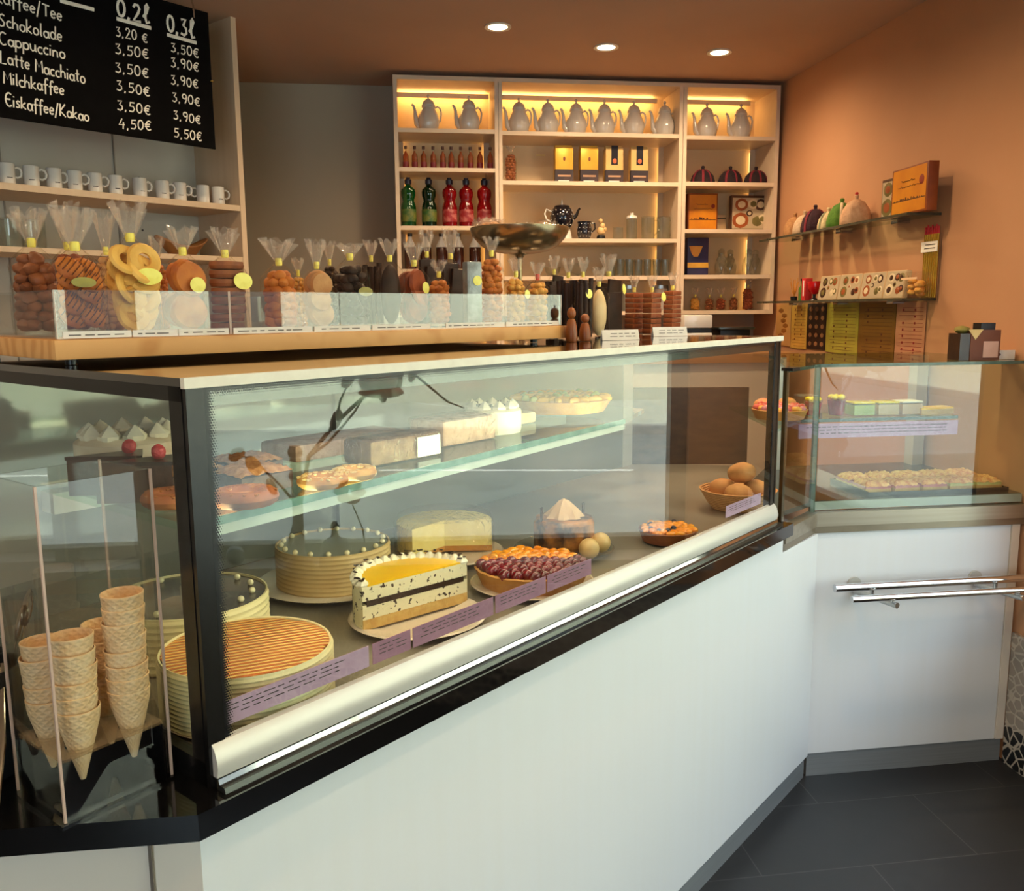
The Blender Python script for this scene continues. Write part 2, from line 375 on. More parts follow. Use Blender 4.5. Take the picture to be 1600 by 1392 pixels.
# ------------------------------------------------------------------ downlights and added fill spots
LAMPON = emit('lamp_glow', (255, 226, 180), 28)
DL = [(0.434, 3.421), (0.896, 3.627), (1.376, 3.645)]
DL_AND_FILL = DL + [(1.0, 2.5), (-.35, 2.45), (.55, 2.55), (-1.3, 1.6), (.95, 1.6), (.9, .4), (-.3, .2), (-1.4, 0.2)]  # first three are visible fittings; the rest are unseen spots added to brighten the room
for i, (x, y) in enumerate(DL_AND_FILL):
    if i < 3:
        t = thing('downlight', ['glowing round ceiling downlight above the two bays nearest the passage wall', 'glowing round ceiling downlight above the middle bay of the lit shelf', 'glowing round ceiling downlight above the bay next to the peach wall'][i], 'ceiling light', (x, y, H), 0, 'ceiling downlights')
        MB().lathe([(.036, 0), (.05, -.001), (.05, -.006), (.036, -.004), (.036, 0)], 32).build('trim_ring', mat('lamp_ring', (232, 220, 200), .4, noise=(20, (226, 214, 194), .4, .7)), t)
        MB().lathe([(0, -.003), (.036, -.003)], 32).build('bulb', LAMPON, t)
    ld = bpy.data.lights.new('downlight_and_fill_spot', 'SPOT'); ld.energy = 42 if i < 4 else 36; ld.color = (1, .70, .42); ld.spot_size = math.radians(168); ld.spot_blend = 1.0; ld.shadow_soft_size = .035
    if i == 3: ld.energy = 46
    lo = bpy.data.objects.new('downlight_and_fill_spot', ld); COL.objects.link(lo); lo.location = (x, y, H-.012)
# ================================================================== counter and display cases
ZSL = .85      # top of the black stone
L = 1.621; CT = 1.3294; DEP = .75; ZD = .862
def KM(root):   # case-frame matrix helper: root placed at CF(0,0,z0) with rot PHI
    pass
# ---- panelled counter base
t = thing('counter_base', 'white laminate counter base with steel toe kick under the black stone ledge', 'counter', CF(0, 0, 0), PHI)
SC = 1.943     # s of the inner corner
mb = MB().prism([(-.018, .002), (1.69, .002), (1.69, .03), (-.018, .03)], .072, .8175).prism([(1.69, .002), (SC, .002), (SC-.01, .03), (1.69, .03)], .072, .7565)
mb.build('front_panel', LAM, t)
R_ = Matrix.Rotation(-PHI, 4, 'Z')
mb = MB().prism([(-.018, .002), (-.018, .032), (-.70, .655), (-.72, .63)], .072, .8175)
mb.build('side_panel', LAMCREAM, t)
MB().prism([(-.018, .008), (SC, .012), (SC, .03), (-.018, .03)], 0, .072).build('toe_kick', TOE, t)
MB().prism([(-.06, .05), (-.02, .06), (-.7, .67), (-.7, .64)], 0, .072).build('toe_kick', STEEL, t)
# thin cover strip on the side panel
MB().prism([(-.0595, .0342), (-.0615, .0335), (-.0615, .045), (-.0595, .046)], .072, .8175).build('panel_joint', mat('joint_line', (120, 108, 96), .6, noise=(30, (112, 100, 88), .4, .7)), t)

# ---- black granite ledge
slab = [(1.654, -.038), (-.041, -.038), (-.62, .515), (-.62, 1.0), (1.654, .78)]
o = MB().prism(slab, 0, ZSL-.818).build('stone_ledge', BLACK)
o.location = CF(0, 0, .818); o.rotation_euler = (0, 0, PHI)
tag(o, 'polished black stone ledge running under the large cake display case', 'ledge')

# ---- main display case
K = thing('display_case', 'long glass cake display case with cream-edged mirror top on the black stone ledge', 'display case', CF(0, 0, ZSL), PHI)
def k(mb, name, m_, parent=K, **kw):
    bmesh.ops.translate(mb.bm, vec=(0, 0, -ZSL), verts=mb.bm.verts)
    return mb.build(name, m_, parent, **kw)
TOPM = mat('mirror_black_top', (22, 18, 12), .03, spec=1.0, coat=1.0, noise=(50, (28, 23, 16), .4, .7))
CREAM = mat('cream_edge', (226, 222, 204), .35, noise=(40, (216, 210, 192), .35, .7))
top = k(MB().span((-.004, .004, CT-.0095), (L, DEP, CT)), 'top_slab', TOPM)
k(MB().span((-.004, -.004, CT-.0115), (L+.005, .004, CT+.0004)), 'top_edge', CREAM, top)
def dotglass():
    M = GLASS.copy(); M.name = 'glass_dot_border'; n = M.node_tree.nodes; l = M.node_tree.links
    out = n['Material Output']; src = out.inputs[0].links[0].from_socket
    tc = n.new('ShaderNodeTexCoord'); sx = n.new('ShaderNodeSeparateXYZ'); l.new(tc.outputs['Object'], sx.inputs[0])
    def math_(op, a, b=None):
        q = n.new('ShaderNodeMath'); q.operation = op
        for i, v in enumerate((a, b)):
            if v is None: continue
            if isinstance(v, (int, float)): q.inputs[i].default_value = v
            else: l.new(v, q.inputs[i])
        return q.outputs[0]
    P = .0030
    u = math_('DIVIDE', sx.outputs[0], P); v = math_('DIVIDE', sx.outputs[2], P)
    row = math_('FLOOR', v); off = math_('MULTIPLY', math_('MODULO', row, 2), .5)
    fu = math_('SUBTRACT', math_('FRACT', math_('ADD', u, off)), .5); fv = math_('SUBTRACT', math_('FRACT', v), .5)
    d2 = math_('SQRT', math_('ADD', math_('MULTIPLY', fu, fu), math_('MULTIPLY', fv, fv)))
    # distance from the edge: left edge x=.03, top edge z
    dx = math_('SUBTRACT', sx.outputs[0], .020); dz = math_('SUBTRACT', CT-.012-ZSL, sx.outputs[2])
    e = math_('DIVIDE', math_('MINIMUM', dx, math_('ADD', dz, .004)), .016)
    rad = math_('SUBTRACT', .86, math_('MULTIPLY', e, .8))
    msk = math_('LESS_THAN', d2, rad)
    df = n.new('ShaderNodeBsdfPrincipled'); df.inputs['Base Color'].default_value = lin((14, 14, 16)); df.inputs['Roughness'].default_value = .3
    mx = n.new('ShaderNodeMixShader'); l.new(msk, mx.inputs[0]); l.new(src, mx.inputs[1]); l.new(df.outputs[0], mx.inputs[2]); l.new(mx.outputs[0], out.inputs[0])
    return M
k(MB().span((.020, 0, .885), (1.585, .006, CT-.0115)), 'front_pane', dotglass())
k(MB().span((.002, .03, .873), (.008, DEP-.02, 1.306)), 'end_pane', GLASS)
# black end frame
mb = MB()
mb.span((-.002, -.002, .8502), (.020, .006, CT-.010)).span((-.003, .006, .8502), (.012, .032, CT-.004)).span((-.003, .006, 1.303), (.012, DEP, CT-.004)).span((-.003, .006, .8502), (.012, DEP, .880)).span((-.003, DEP-.03, .8502), (.012, DEP, CT-.004))
k(mb, 'end_frame', BLKMET)
# far end posts
k(MB().span((1.585, -.002, .853), (1.603, .016, CT-.011)).span((1.612, .0, .853), (1.621, .016, CT-.011)), 'end_post', mat('dark_profile', (30, 28, 26), .25, noise=(30, (44, 40, 36), .4, .7)))
# front rail profiles
prof = [(.006, .905), (-.002, .9035), (-.0075, .897), (-.0115, .886), (-.0125, .876), (-.0105, .8645), (.006, .8645)]
def rail(pr, s0, s1, name, m_):
    mb = MB(); n = len(pr)
    a = [mb.bm.verts.new((s0, p[0], p[1])) for p in pr]; b = [mb.bm.verts.new((s1, p[0], p[1])) for p in pr]
    mb.bm.faces.new(a); mb.bm.faces.new(b[::-1])
    for i in range(n): mb.bm.faces.new((a[i], b[i], b[(i+1) % n], a[(i+1) % n]))
    return k(mb, name, m_)
rail(prof, .002, 1.612, 'front_rail', ALU)
rail([(.006, .8635), (-.012, .8635), (-.014, .857), (-.010, .8515), (.006, .8515)], .002, 1.612, 'lower_rail', CHROME)
rail([(-.010, .8575), (-.024, .857), (-.026, .8502), (-.010, .8502)], .002, 1.612, 'lower_rail', ALUDARK)
# interior
DECKM = mat('case_deck', (150, 142, 128), .3, metal=.25, noise=(5, (140, 132, 118), .3, .7))
k(MB().prism([(.012, .008), (1.69, .018), (1.875, .236), (2.30, .385), (2.12, DEP-.02), (.012, DEP-.02)], .8525, ZD), 'deck', DECKM)
BACKM = mat('case_back', (132, 136, 130), .08, metal=.25, noise=(2, (156, 154, 144), .3, .7))
k(MB().span((.012, DEP-.018, ZD), (.80, DEP-.006, CT-.01)), 'back_door', BACKM)
k(MB().span((.79, DEP-.032, ZD), (2.03, DEP-.02, CT-.01)), 'back_door', BACKM)
k(MB().span((2.03, DEP-.034, ZD), (2.09, DEP-.014, CT-.01)), 'door_frame', ALU)
k(MB().prism([(2.092, DEP-.03), (2.33, .40), (2.34, .407), (2.10, DEP-.02)], ZD, 1.13), 'wood_panel', mat('dark_walnut', (84, 58, 36), .35, noise=(6, (64, 42, 26), .3, .7), stretch=(.4, 4, 8)))
sh = k(MB().prism([(.03, .07), (1.2, .19), (1.40, .26), (1.45, .5), (.03, .48)], 1.140, 1.150), 'glass_shelf', SHELFGLASS)
mb = MB().prism([(.03, .0695), (1.2, .1895), (1.2, .1935), (.03, .0735)], 1.1395, 1.1505)
k(mb, 'polished_edge', GLASSEDGE, sh)
k(MB().prism([(.03, .071), (1.2, .191), (1.2, .193), (.03, .073)], 1.126, 1.1394), 'reflection_lip', mat('pale_lip', (214, 224, 208), .2, noise=(20, (204, 214, 198), .4, .7)), sh)  # opaque pale strip painting the reflection band below the shelf edge
k(MB().prism([(.05, .080), (1.18, .198), (1.18, .210), (.05, .092)], 1.131, 1.1385), 'fill_tube', emit('fill_glow3', (255, 234, 196), 22.0), sh)  # hidden tube added behind the lip to brighten the cakes below
k(MB().span((.03, .43, 1.11), (1.3, .47, 1.141)), 'shelf_bracket', ALU, sh)
top_fill = k(MB().span((.06, .035, CT-.022), (1.55, .055, CT-.012)), 'fill_tube', emit('fill_glow', (255, 234, 196), 17.0))  # tube added under the top slab so the cakes get light
k(MB().span((.021, .0075, CT-.034), (1.584, .0115, CT-.0116)), 'fill_tube_screen', ALUDARK)  # dark strip added to hide the fill tube from view
k(MB().span((.06, .44, 1.128), (1.25, .46, 1.1395)), 'fill_tube', emit('fill_glow2', (255, 232, 190), 18))  # another added tube, lifting the light at the rear of the deck

# ---- price strips along the front inside of the glass
LILAC = mat('lilac_card', (196, 160, 186), .5, noise=(40, (188, 150, 178), .4, .7))
LILACD = mat('lilac_card_dark', (168, 118, 142), .5, noise=(40, (160, 110, 134), .4, .7))
def prints(mb, x0, x1, z0, z1, y, rng, rows=3, fill=.8, mi=1, thick=.0003):
    for r in range(rows):
        z = z1-(r+.6)*(z1-z0)/rows; x = x0+rng.uniform(0, .1)*(x1-x0); hh = (z1-z0)/rows*.2
        while x < x0+(x1-x0)*fill:
            w = rng.uniform(.006, .02); mb.span((x, y, z-hh/2), (min(x+w, x1), y+thick, z+hh/2), mi=mi); x += w+rng.uniform(.003, .007)
rng = random.Random(3)
strips = [(.022, .255, 0), (.262, .335, 1), (.34, .52, 1), (.526, .66, 1), (.665, .80, 1), (1.36, 1.555, 0)]
for i, (a, b, c_) in enumerate(strips):
    t = thing('price_strip', ['pale lilac price strip in front of the ribbed caramel-topped cake', 'short mauve price strip beyond the pale lilac strip, beside the caramel-topped cake', 'long mauve price strip in front of the yellow-topped half cake plate', 'mauve price strip after the small cream gap, below the yellow-topped half cake', 'mauve price strip ending under the cherry and mandarin flan', 'pale lilac price strip in front of the bread basket'][i], 'price strip', CF((a+b)/2, .011, .9125), PHI, 'lilac price strips along the case front')
    w = (b-a)/2
    z0, z1 = .0, (.030 if i < 5 else .028)
    MB().box((0, 0, (z0+z1)/2), (2*w, .0012, z1-z0)).build('card', [LILAC, LILACD][c_], t)
    mb = MB(); prints(mb, -w+.008, w-.008, z0+.010, z1-.003, -.0011, rng, 3, .8, 0); mb.build('print', INK, t)

# ---- second case against the peach wall
Rz = .818; RT = 1.2417
yc = 2.3211
R = thing('corner_display_case', 'smaller glass pastry display case with steel base against the peach wall', 'display case', (1.2, yc, .757), 0)
def rk(mb, name, m_, parent=R, **kw):
    bmesh.ops.translate(mb.bm, vec=(-1.2, -yc, -.757), verts=mb.bm.verts)
    return mb.build(name, m_, parent, **kw)
c1 = CF(1.70, .012, 0); c0 = Vector((1.195, yc, 0))
dv = (c1-c0); nv = Vector((-D.y, D.x, 0))
def bandpoly(off, th): # steel band following front and corner side
    a = c1+nv*(-off); b = Vector((c0.x+off*.35, yc-off, 0)); c = Vector((XR-.004, yc-off, 0))
    a2 = c1+nv*th; b2 = Vector((c0.x-th*.35, yc+th, 0)); c2 = Vector((XR-.004, yc+th, 0))
    return [(p.x, p.y) for p in (a, b, c, c2, b2, a2)]
rk(MB().prism(bandpoly(.014, .02), .778, .818), 'base_band', mat('bronze_steel', (170, 160, 144), .3, .7, noise=(10, (158, 148, 132), .3, .7), stretch=(.2, 8, 8)))
rk(MB().prism(bandpoly(.008, .02), .757, .7765), 'base_lip', mat('bronze_dark', (146, 134, 116), .3, .7, noise=(10, (136, 124, 106), .3, .7)))
rk(MB().span((1.20, yc, Rz), (XR-.006, yc+.006, RT-.008)), 'front_pane', GLASS)
mb = MB().prism([(c1.x, c1.y), (c0.x, c0.y), (c0.x-.004, c0.y+.005), (c1.x-.004, c1.y+.005)], Rz, RT-.008)
rk(mb, 'side_pane', GLASS)
mb = MB().prism([(c1.x, c1.y), (c0.x, yc), (XR-.006, yc), (XR-.006, yc+.56), (1.30, yc+.56)], RT-.008, RT)
tp = rk(mb, 'top_pane', SHELFGLASS)
rk(MB().span((1.195, yc-.001, RT-.0085), (XR-.006, yc+.002, RT+.0005)), 'polished_edge', GLASSEDGE2, tp)
rk(MB().prism([(c1.x, c1.y), (c0.x, c0.y), (c0.x-.002, c0.y+.004), (c1.x-.002, c1.y+.004)], RT-.0085, RT+.0005), 'polished_edge', GLASSEDGE2, tp)
rk(MB().prism([(c1.x-.004, c1.y-.004), (c1.x+.008, c1.y+.008), (c1.x+.002, c1.y+.014), (c1.x-.010, c1.y+.004)], Rz, RT), 'hinge_post', mat('brass_dark', (70, 56, 34), .3, .6, noise=(30, (84, 68, 42), .4, .7)))
hp = CF(1.69, .0, 0)
rk(MB().box((hp.x, hp.y, RT+.002), (.05, .03, .008), rz=PHI), 'hinge', BLKPLAS)
rk(MB().span((1.185, yc+.001, Rz), (1.198, yc+.012, RT-.008)), 'corner_seal', GLASSEDGE2)
rk(MB().prism([(c1.x+.02, c1.y+.06), (1.20, yc+.012), (XR-.006, yc+.012), (XR-.006, yc+.56), (1.30, yc+.56), (1.02, 2.46)], .835, .848), 'deck', mat('dark_tray_deck', (74, 68, 60), .2, .4, noise=(6, (66, 60, 52), .3, .7)))
rk(MB().span((1.20, yc+.008, .822), (XR-.006, yc+.012, .846)), 'deck_front', mat('deck_front_green', (176, 182, 168), .15, noise=(9, (166, 172, 158), .3, .7)))
s2 = rk(MB().prism([(1.02, 2.20), (1.17, yc+.05), (1.66, yc+.05), (1.66, yc+.42), (1.10, yc+.42)], 1.072, 1.080), 'glass_shelf', SHELFGLASS)
rk(MB().span((1.17, yc+.0485, 1.0715), (1.66, yc+.0515, 1.0805)), 'polished_edge', GLASSEDGE2, s2)
rk(MB().span((1.16, yc+.040, 1.026), (1.655, yc+.0465, 1.068)), 'price_rail', LILAC, s2)
mb = MB(); prints(mb, 1.18, 1.64, 1.036, 1.064, yc+.0392, rng, 3, .95, 0); rk(mb, 'price_print', INK, s2)
rk(MB().span((XR-.05, yc+.50, .848), (XR-.01, yc+.55, RT-.009)), 'rear_post', ALU)
rk(MB().span((1.30, yc+.50, .848), (1.33, yc+.55, RT-.009)), 'rear_post', ALU)
# base panel below with toe kick
t = thing('corner_counter_base', 'white counter front below the smaller pastry case, carrying the double steel rail', 'counter', (1.2, yc, 0))
def ck(mb, name, m_): 
    bmesh.ops.translate(mb.bm, vec=(-1.2, -yc, 0), verts=mb.bm.verts); return mb.build(name, m_, t)
ck(MB().span((1.204, yc, .0745), (1.822, yc+.02, .757)), 'front_panel', LAM)
ck(MB().span((1.824, yc-.004, .0745), (XR-.0125, yc+.02, .757)), 'end_strip', LAMCREAM)
ck(MB().span((1.21, yc+.004, 0), (XR-.014, yc+.02, .0735)), 'toe_kick', TOE)
# bag rail
t = thing('bag_rail', 'double brushed steel tube rail on brackets along the white counter front', 'rail', (1.5, yc, .6))
def bk(mb, name, m_):
    bmesh.ops.translate(mb.bm, vec=(-1.5, -yc, -.6), verts=mb.bm.verts); return mb.build(name, m_, t)
bk(MB().tube([(1.232, 2.25, .612), (XR-.012, 2.25, .612)], .0115, 20), 'tube', CHROME)
bk(MB().tube([(1.252, 2.19, .598), (XR-.012, 2.19, .598)], .0095, 20), 'tube', CHROME)
for x in (1.35, 1.735):
    b = bk(MB().tube([(x-.02, yc-.007, .578), (x+.03, 2.175, .578)], .0085, 14).tube([(x+.0235, 2.19, .579), (x+.0235, 2.19, .592)], .006, 10).tube([(x-.004, 2.25, .579), (x-.004, 2.25, .603)], .006, 10), 'bracket', STEEL)
    bmx = MB().cyl((0, 0, 0), .020, .006, 20, M=Matrix.Translation((x-.02, yc-.0006, .600)) @ Matrix.Rotation(math.radians(90), 4, 'X')); bk(bmx, 'wall_plate', ALU)

# ================================================================== lit shelf on the back wall
SX0, SX1, SZ0, SZ1 = .050, 1.836, 1.371, 2.4175
S = thing('wall_shelf', 'tall white open shelf unit lit from within, hung on the back wall', 'shelf', (SX0, YS, SZ0))
def sk(mb, name, m_, parent=S):
    bmesh.ops.translate(mb.bm, vec=(-SX0, -YS, -SZ0), verts=mb.bm.verts); return mb.build(name, m_, parent)
TH = .018; YBK = YB-.022
mb = MB().span((SX0, YS, SZ1-TH), (SX1, YBK, SZ1)).span((SX0, YS, SZ0), (SX0+TH, YBK, SZ1-TH)).span((SX1-TH, YS, SZ0), (SX1, YBK, SZ1-TH)).span((SX0+TH, YS, SZ0), (SX1-TH, YBK, SZ0+TH))
sk(mb, 'carcass', SHELFWOOD)
BX = [(.068, .497), (.531, 1.351), (1.388, 1.818)]
sk(MB().span((.497, YS, SZ0+TH), (.513, YBK, SZ1-TH)).span((.515, YS, SZ0+TH), (.531, YBK, SZ1-TH)), 'divider', SHELFWOOD)
sk(MB().span((1.351, YS, SZ0+TH), (1.3685, YBK, SZ1-TH)).span((1.3705, YS, SZ0+TH), (1.388, YBK, SZ1-TH)), 'divider', SHELFWOOD)
sk(MB().span((SX0+TH, YBK-.006, SZ0+TH), (SX1-TH, YBK, SZ1-TH)), 'back_panel', mat('shelf_back', (226, 200, 158), .6, noise=(8, (220, 192, 148), .3, .7)))
SHZ = [[2.196, 2.029, 1.776, 1.585], [2.192, 1.977, 1.722, 1.552], [2.188, 1.981, 1.767, 1.556]]
LEDW = emit('shelf_led', (255, 200, 118), 11.0)
LEDC = emit('shelf_led_column', (255, 200, 118), 3.6)
for b, (x0, x1) in enumerate(BX):
    for z in SHZ[b]: sk(MB().span((x0, YS+.002, z-TH), (x1, YBK-.006, z)), 'shelf_board', SHELFWOOD)
    # valance with strip light behind it
    xr = x1-.004 if b == 0 else x1-.05
    sk(MB().span((x0, YBK-.075, 2.368), (xr, YBK-.065, 2.388)), 'valance', SHELFWOOD)
    sk(MB().span((x0+.01, YBK-.055, 2.378), (xr-.01, YBK-.022, 2.386)), 'light_strip', LEDW)
    cols = [x0+.012, x1-.012] if b == 0 else [x1-.012]
    if b == 1: cols.append(x0+.012)
    zs = SHZ[b]+[SZ0+TH]
    for c_ in cols:
        for q in range(len(zs)-1):
            if b == 1 and q == 0 and c_ < .6: continue
            sk(MB().span((c_-.008, YBK-.022, zs[q+1]+.012), (c_+.008, YBK-.008, zs[q]-TH-.012)), 'light_strip', LEDC)
            e_ = x1 if c_ > (x0+x1)/2 else x0; u_ = -.026 if e_ == x1 else .026
            sk(MB().span((min(e_, e_+u_), YBK-.031, zs[q+1]), (max(e_, e_+u_), YBK-.028, zs[q]-TH)), 'light_cover', SHELFWOOD)

# ================================================================== mug shelf behind the menu board
tU = 1.987
U = thing('mug_shelf', 'tall pale shelf unit with white mugs, behind the black menu board', 'shelf', CF(0, tU, 1.0), PHI)
def uk(mb, name, m_, parent=U):
    bmesh.ops.translate(mb.bm, vec=(0, -tU, -1.0), verts=mb.bm.verts); return mb.build(name, m_, parent)
UW = mat('pale_maple', (214, 190, 160), .5, noise=(6, (206, 180, 148), .3, .8), stretch=(8, 8, .4))
UB = mat('unit_back', (196, 190, 178), .6, noise=(4, (188, 182, 170), .3, .7))
uk(MB().span((1.421, tU, 1.0), (1.442, tU+.30, 2.437)), 'end_panel', UW)
uk(MB().span((-.6, tU+.285, 1.0), (1.421, tU+.30, 2.437)), 'back_panel', UB)
uk(MB().span((1.10, tU+.279, 1.0), (1.104, tU+.286, 2.437)).span((.72, tU+.279, 1.0), (.724, tU+.286, 2.437)), 'back_joint', mat('joint_grey', (150, 142, 130), .6, noise=(30, (142, 134, 122), .4, .7)))
uk(MB().span((-.6, tU+.002, 1.765), (1.421, tU+.285, 1.785)), 'shelf_board', UW)
uk(MB().span((-.6, tU+.002, 1.583), (1.421, tU+.285, 1.60)), 'shelf_board', UW)
uk(MB().span((-.6, tU+.002, 1.2), (1.421, tU+.285, 1.22)), 'shelf_board', UW)
for (s_, z) in ((1.09, 1.885), (1.09, 1.85), (1.09, 1.735), (1.09, 1.70)):
    uk(MB().cyl((0, 0, 0), .004, .002, 10, M=Matrix.Translation((s_+.10, tU+.283, z)) @ Matrix.Rotation(math.radians(90), 4, 'X')), 'peg_hole', INK)

# ---- menu board with hand lettering
tM = 1.837
def arc(cx, cy, rx, ry, a0, a1, n=10): return [(cx+rx*math.cos(math.radians(a0+(a1-a0)*i/n)), cy+ry*math.sin(math.radians(a0+(a1-a0)*i/n))) for i in range(n+1)]
G = {
 'K': (.62, [[(.05, 1), (0, 0)], [(.55, 1.02), (.04, .42), (.58, -.02)]]),
 'a': (.52, [arc(.24, .27, .22, .27, 60, 420), [(.47, .55), (.46, .1), (.54, 0)]]),
 'f': (.40, [[(.46, .92), (.38, 1.06), (.24, 1.0), (.18, .8), (.16, -.22)], [(0, .52), (.42, .56)]]),
 'e': (.46, [[(.03, .28), (.40, .34)] + arc(.22, .29, .20, .27, 20, 320)]),
 '/': (.40, [[(0, -.22), (.32, 1.12)]]), 'T': (.62, [[(0, 1.02), (.62, .98)], [(.32, 1), (.30, 0)]]),
 'S': (.58, [[(.50, .92), (.34, 1.02), (.12, .92), (.10, .7), (.30, .52), (.48, .32), (.40, .06), (.18, -.02), (0, .1)]]),
 'c': (.42, [arc(.24, .27, .23, .27, 50, 310)]), 'h': (.5, [[(.04, 1.05), (0, 0)], [(.02, .36), (.2, .55), (.40, .44), (.42, 0)]]),
 'o': (.52, [arc(.24, .27, .23, .27, 90, 450)]), 'k': (.48, [[(.04, 1.04), (0, 0)], [(.40, .58), (.04, .26), (.44, 0)]]),
 'l': (.20, [[(.08, 1.05), (.05, .1), (.14, 0)]]), 'd': (.54, [arc(.24, .27, .22, .27, 60, 420), [(.50, 1.05), (.46, .1), (.54, 0)]]),
 'C': (.62, [arc(.34, .5, .33, .52, 50, 310, 12)]), 'p': (.54, [[(.04, .55), (0, -.42)], arc(.26, .28, .23, .27, 160, 520)]),
 'u': (.54, [[(0, .55), (.02, .15), (.18, 0), (.38, .12), (.42, .55)], [(.42, .55), (.44, .05), (.52, 0)]]),
 'i': (.18, [[(.06, .55), (.04, 0)], [(.07, .78), (.09, .86)]]), 'n': (.52, [[(.02, .55), (0, 0)], [(.01, .36), (.2, .55), (.40, .44), (.42, 0)]]),
 'L': (.56, [[(.05, 1.02), (0, 0), (.52, .02)]]), 't': (.40, [[(.20, .98), (.18, .1), (.3, 0)], [(0, .62), (.40, .64)]]),
 'M': (.74, [[(0, 0), (.06, 1), (.34, .42), (.64, 1), (.70, 0)]]), 's': (.40, [[(.36, .48), (.2, .55), (.06, .46), (.12, .32), (.30, .22), (.30, .05), (.12, 0), (0, .06)]]),
 'E': (.60, [arc(.34, .5, .33, .52, 50, 310, 12), [(.04, .52), (.46, .54)]]), ' ': (.34, []),
 '0': (.52, [arc(.25, .45, .22, .45, 90, 450, 14)]), '2': (.52, [[(.04, .72), (.14, .9), (.32, .9), (.42, .72), (.32, .45), (.02, .0), (.48, .03)]]),
 '3': (.5, [[(.05, .84), (.38, .9), (.20, .54), (.40, .42), (.42, .16), (.24, 0), (.02, .08)]]),
 '4': (.54, [[(.26, .92), (.02, .34), (.48, .36)], [(.38, .6), (.34, -.05)]]), '5': (.5, [[(.44, .9), (.10, .88), (.08, .52), (.34, .54), (.44, .28), (.30, .02), (.02, .04)]]),
 '9': (.5, [arc(.23, .66, .2, .22, 20, 380), [(.43, .74), (.40, .3), (.28, 0)]]), ',': (.26, [[(.10, .06), (.05, -.14)]]),
 '€': (.56, [arc(.36, .42, .26, .42, 50, 310), [(0, .52), (.44, .54)], [(0, .32), (.40, .34)]]),
 'ℓ': (.46, [[(.02, .3), (.24, .6), (.36, .95), (.28, 1.1), (.18, .95), (.16, .3), (.24, 0), (.42, .12)]]),
}
def lettering(mb, text, p0, p1, up, nrm, pen, rng, capk=None):
    """strokes of a hand-written line from p0 to p1 (baseline), standing off along nrm"""
    adv = sum(G[c_][0]+.10 for c_ in text); vec = p1-p0; sc = vec.length/adv; ux = vec.normalized(); x = 0
    hh = capk if capk else sc
    for c_ in text:
        w, strokes = G[c_]; jy = rng.uniform(-.03, .03); k_ = rng.uniform(.94, 1.06)
        for st in strokes:
            pts = [p0+ux*((x+q[0])*sc+.04*q[1]*sc)+up*((q[1]*k_+jy)*hh)+nrm*.0006 for q in st]
            mb.tube(pts, pen, 6, flat=.35, up=tuple(nrm))
        x += w+.10
B = thing('menu_board', 'black menu board with white hand-lettered coffee prices hanging from the ceiling', 'menu board', CF(0, tM, 1.93), PHI)
def mk(mb, name, m_):
    bmesh.ops.translate(mb.bm, vec=(0, -tM, -1.93), verts=mb.bm.verts); return mb.build(name, m_, B)
tl = onT(0, 178, tM); br = onT(337, 237, tM); tr = onT(325, 20, tM)
s1 = (br.x+tr.x)/2; zb0 = (tl.z+br.z)/2; zt0 = tr.z
mk(MB().span((-.5, tM, zb0), (s1, tM+.006, zt0)), 'panel', mat('board_black', (8, 7, 7), .85, spec=.08, noise=(30, (12, 11, 11), .4, .7)))
CHALK = mat('chalk_white', (244, 240, 226), .7, noise=(60, (232, 226, 210), .4, .7))
up_ = Vector((0, 0, 1)); nr_ = Vector((0, -1, 0)); rng = random.Random(11)
def PT(x, y): v = onT(x, y, tM-.0012); return Vector((v.x, v.y, v.z))
LINES = [('Kaffee/Tee', (-8, 2), (99, 34)), ('Schokolade', (-2, 39), (99, 66)), ('Cappuccino', (-1, 68), (104, 93)), ('Latte Macchiato', (1, 98), (135, 131)), ('Milchkaffee', (6, 130), (102, 149)), ('Eiskaffee/Kakao', (9, 165), (141, 190)),
 ('3,20 €', (181, 56), (232, 67)), ('3,50€', (180, 83), (234, 92)), ('3,50€', (180, 112), (234, 122)), ('3,50€', (182, 141), (236, 151)), ('3,50€', (183, 171), (237, 180)), ('4,50€', (186, 200), (238, 204)),
 ('3,50€', (267, 80), (312, 91)), ('3,90€', (267, 104), (312, 112)), ('3,90€', (267, 131), (311, 138)), ('3,90€', (269, 158), (314, 166)), ('3,90€', (271, 186), (315, 194)), ('5,50€', (272, 214), (317, 221))]
for tx, a, b in LINES:
    mb = MB(); capk = .033
    lettering(mb, tx, PT(*a), PT(*b), up_, nr_, .0021, rng, capk if '€' not in tx else .031)
    mk(mb, 'lettering', CHALK)
for tx, a, b in (('0,2ℓ', (183, 24), (237, 39)), ('0,3ℓ', (261, 47), (307, 62))):
    mb = MB(); lettering(mb, tx, PT(*a), PT(*b), up_, nr_, .0040, rng, .054); mk(mb, 'lettering', CHALK)
for a, b in (((182, 29), (236, 44)), ((261, 54), (307, 67)), ((94, 1), (147, 15))):
    mb = MB(); mb.tube([PT(*a), PT(*b)], .0055, 6, flat=.3, up=(0, -1, 0)); mk(mb, 'underline', CHALK)
for s_ in (s1-.055, s1-.75):
    mk(MB().tube([(s_, tM-.004, zt0-.03), (s_, tM-.004, zt0+.01), (s_, tM+.003, zt0+.02), (s_, tM+.003, 2.436)], .003, 8), 'hook', CHROME)
mk(MB().lathe([(0, 0), (.006, .001), (.006, .004), (0, .006)], 14, M=Matrix.Translation((s1-.004, tM-.006, 2.155))), 'screw_cap', mat('brass', (230, 200, 110), .25, .9, noise=(9, (220, 190, 100), .3, .7)))

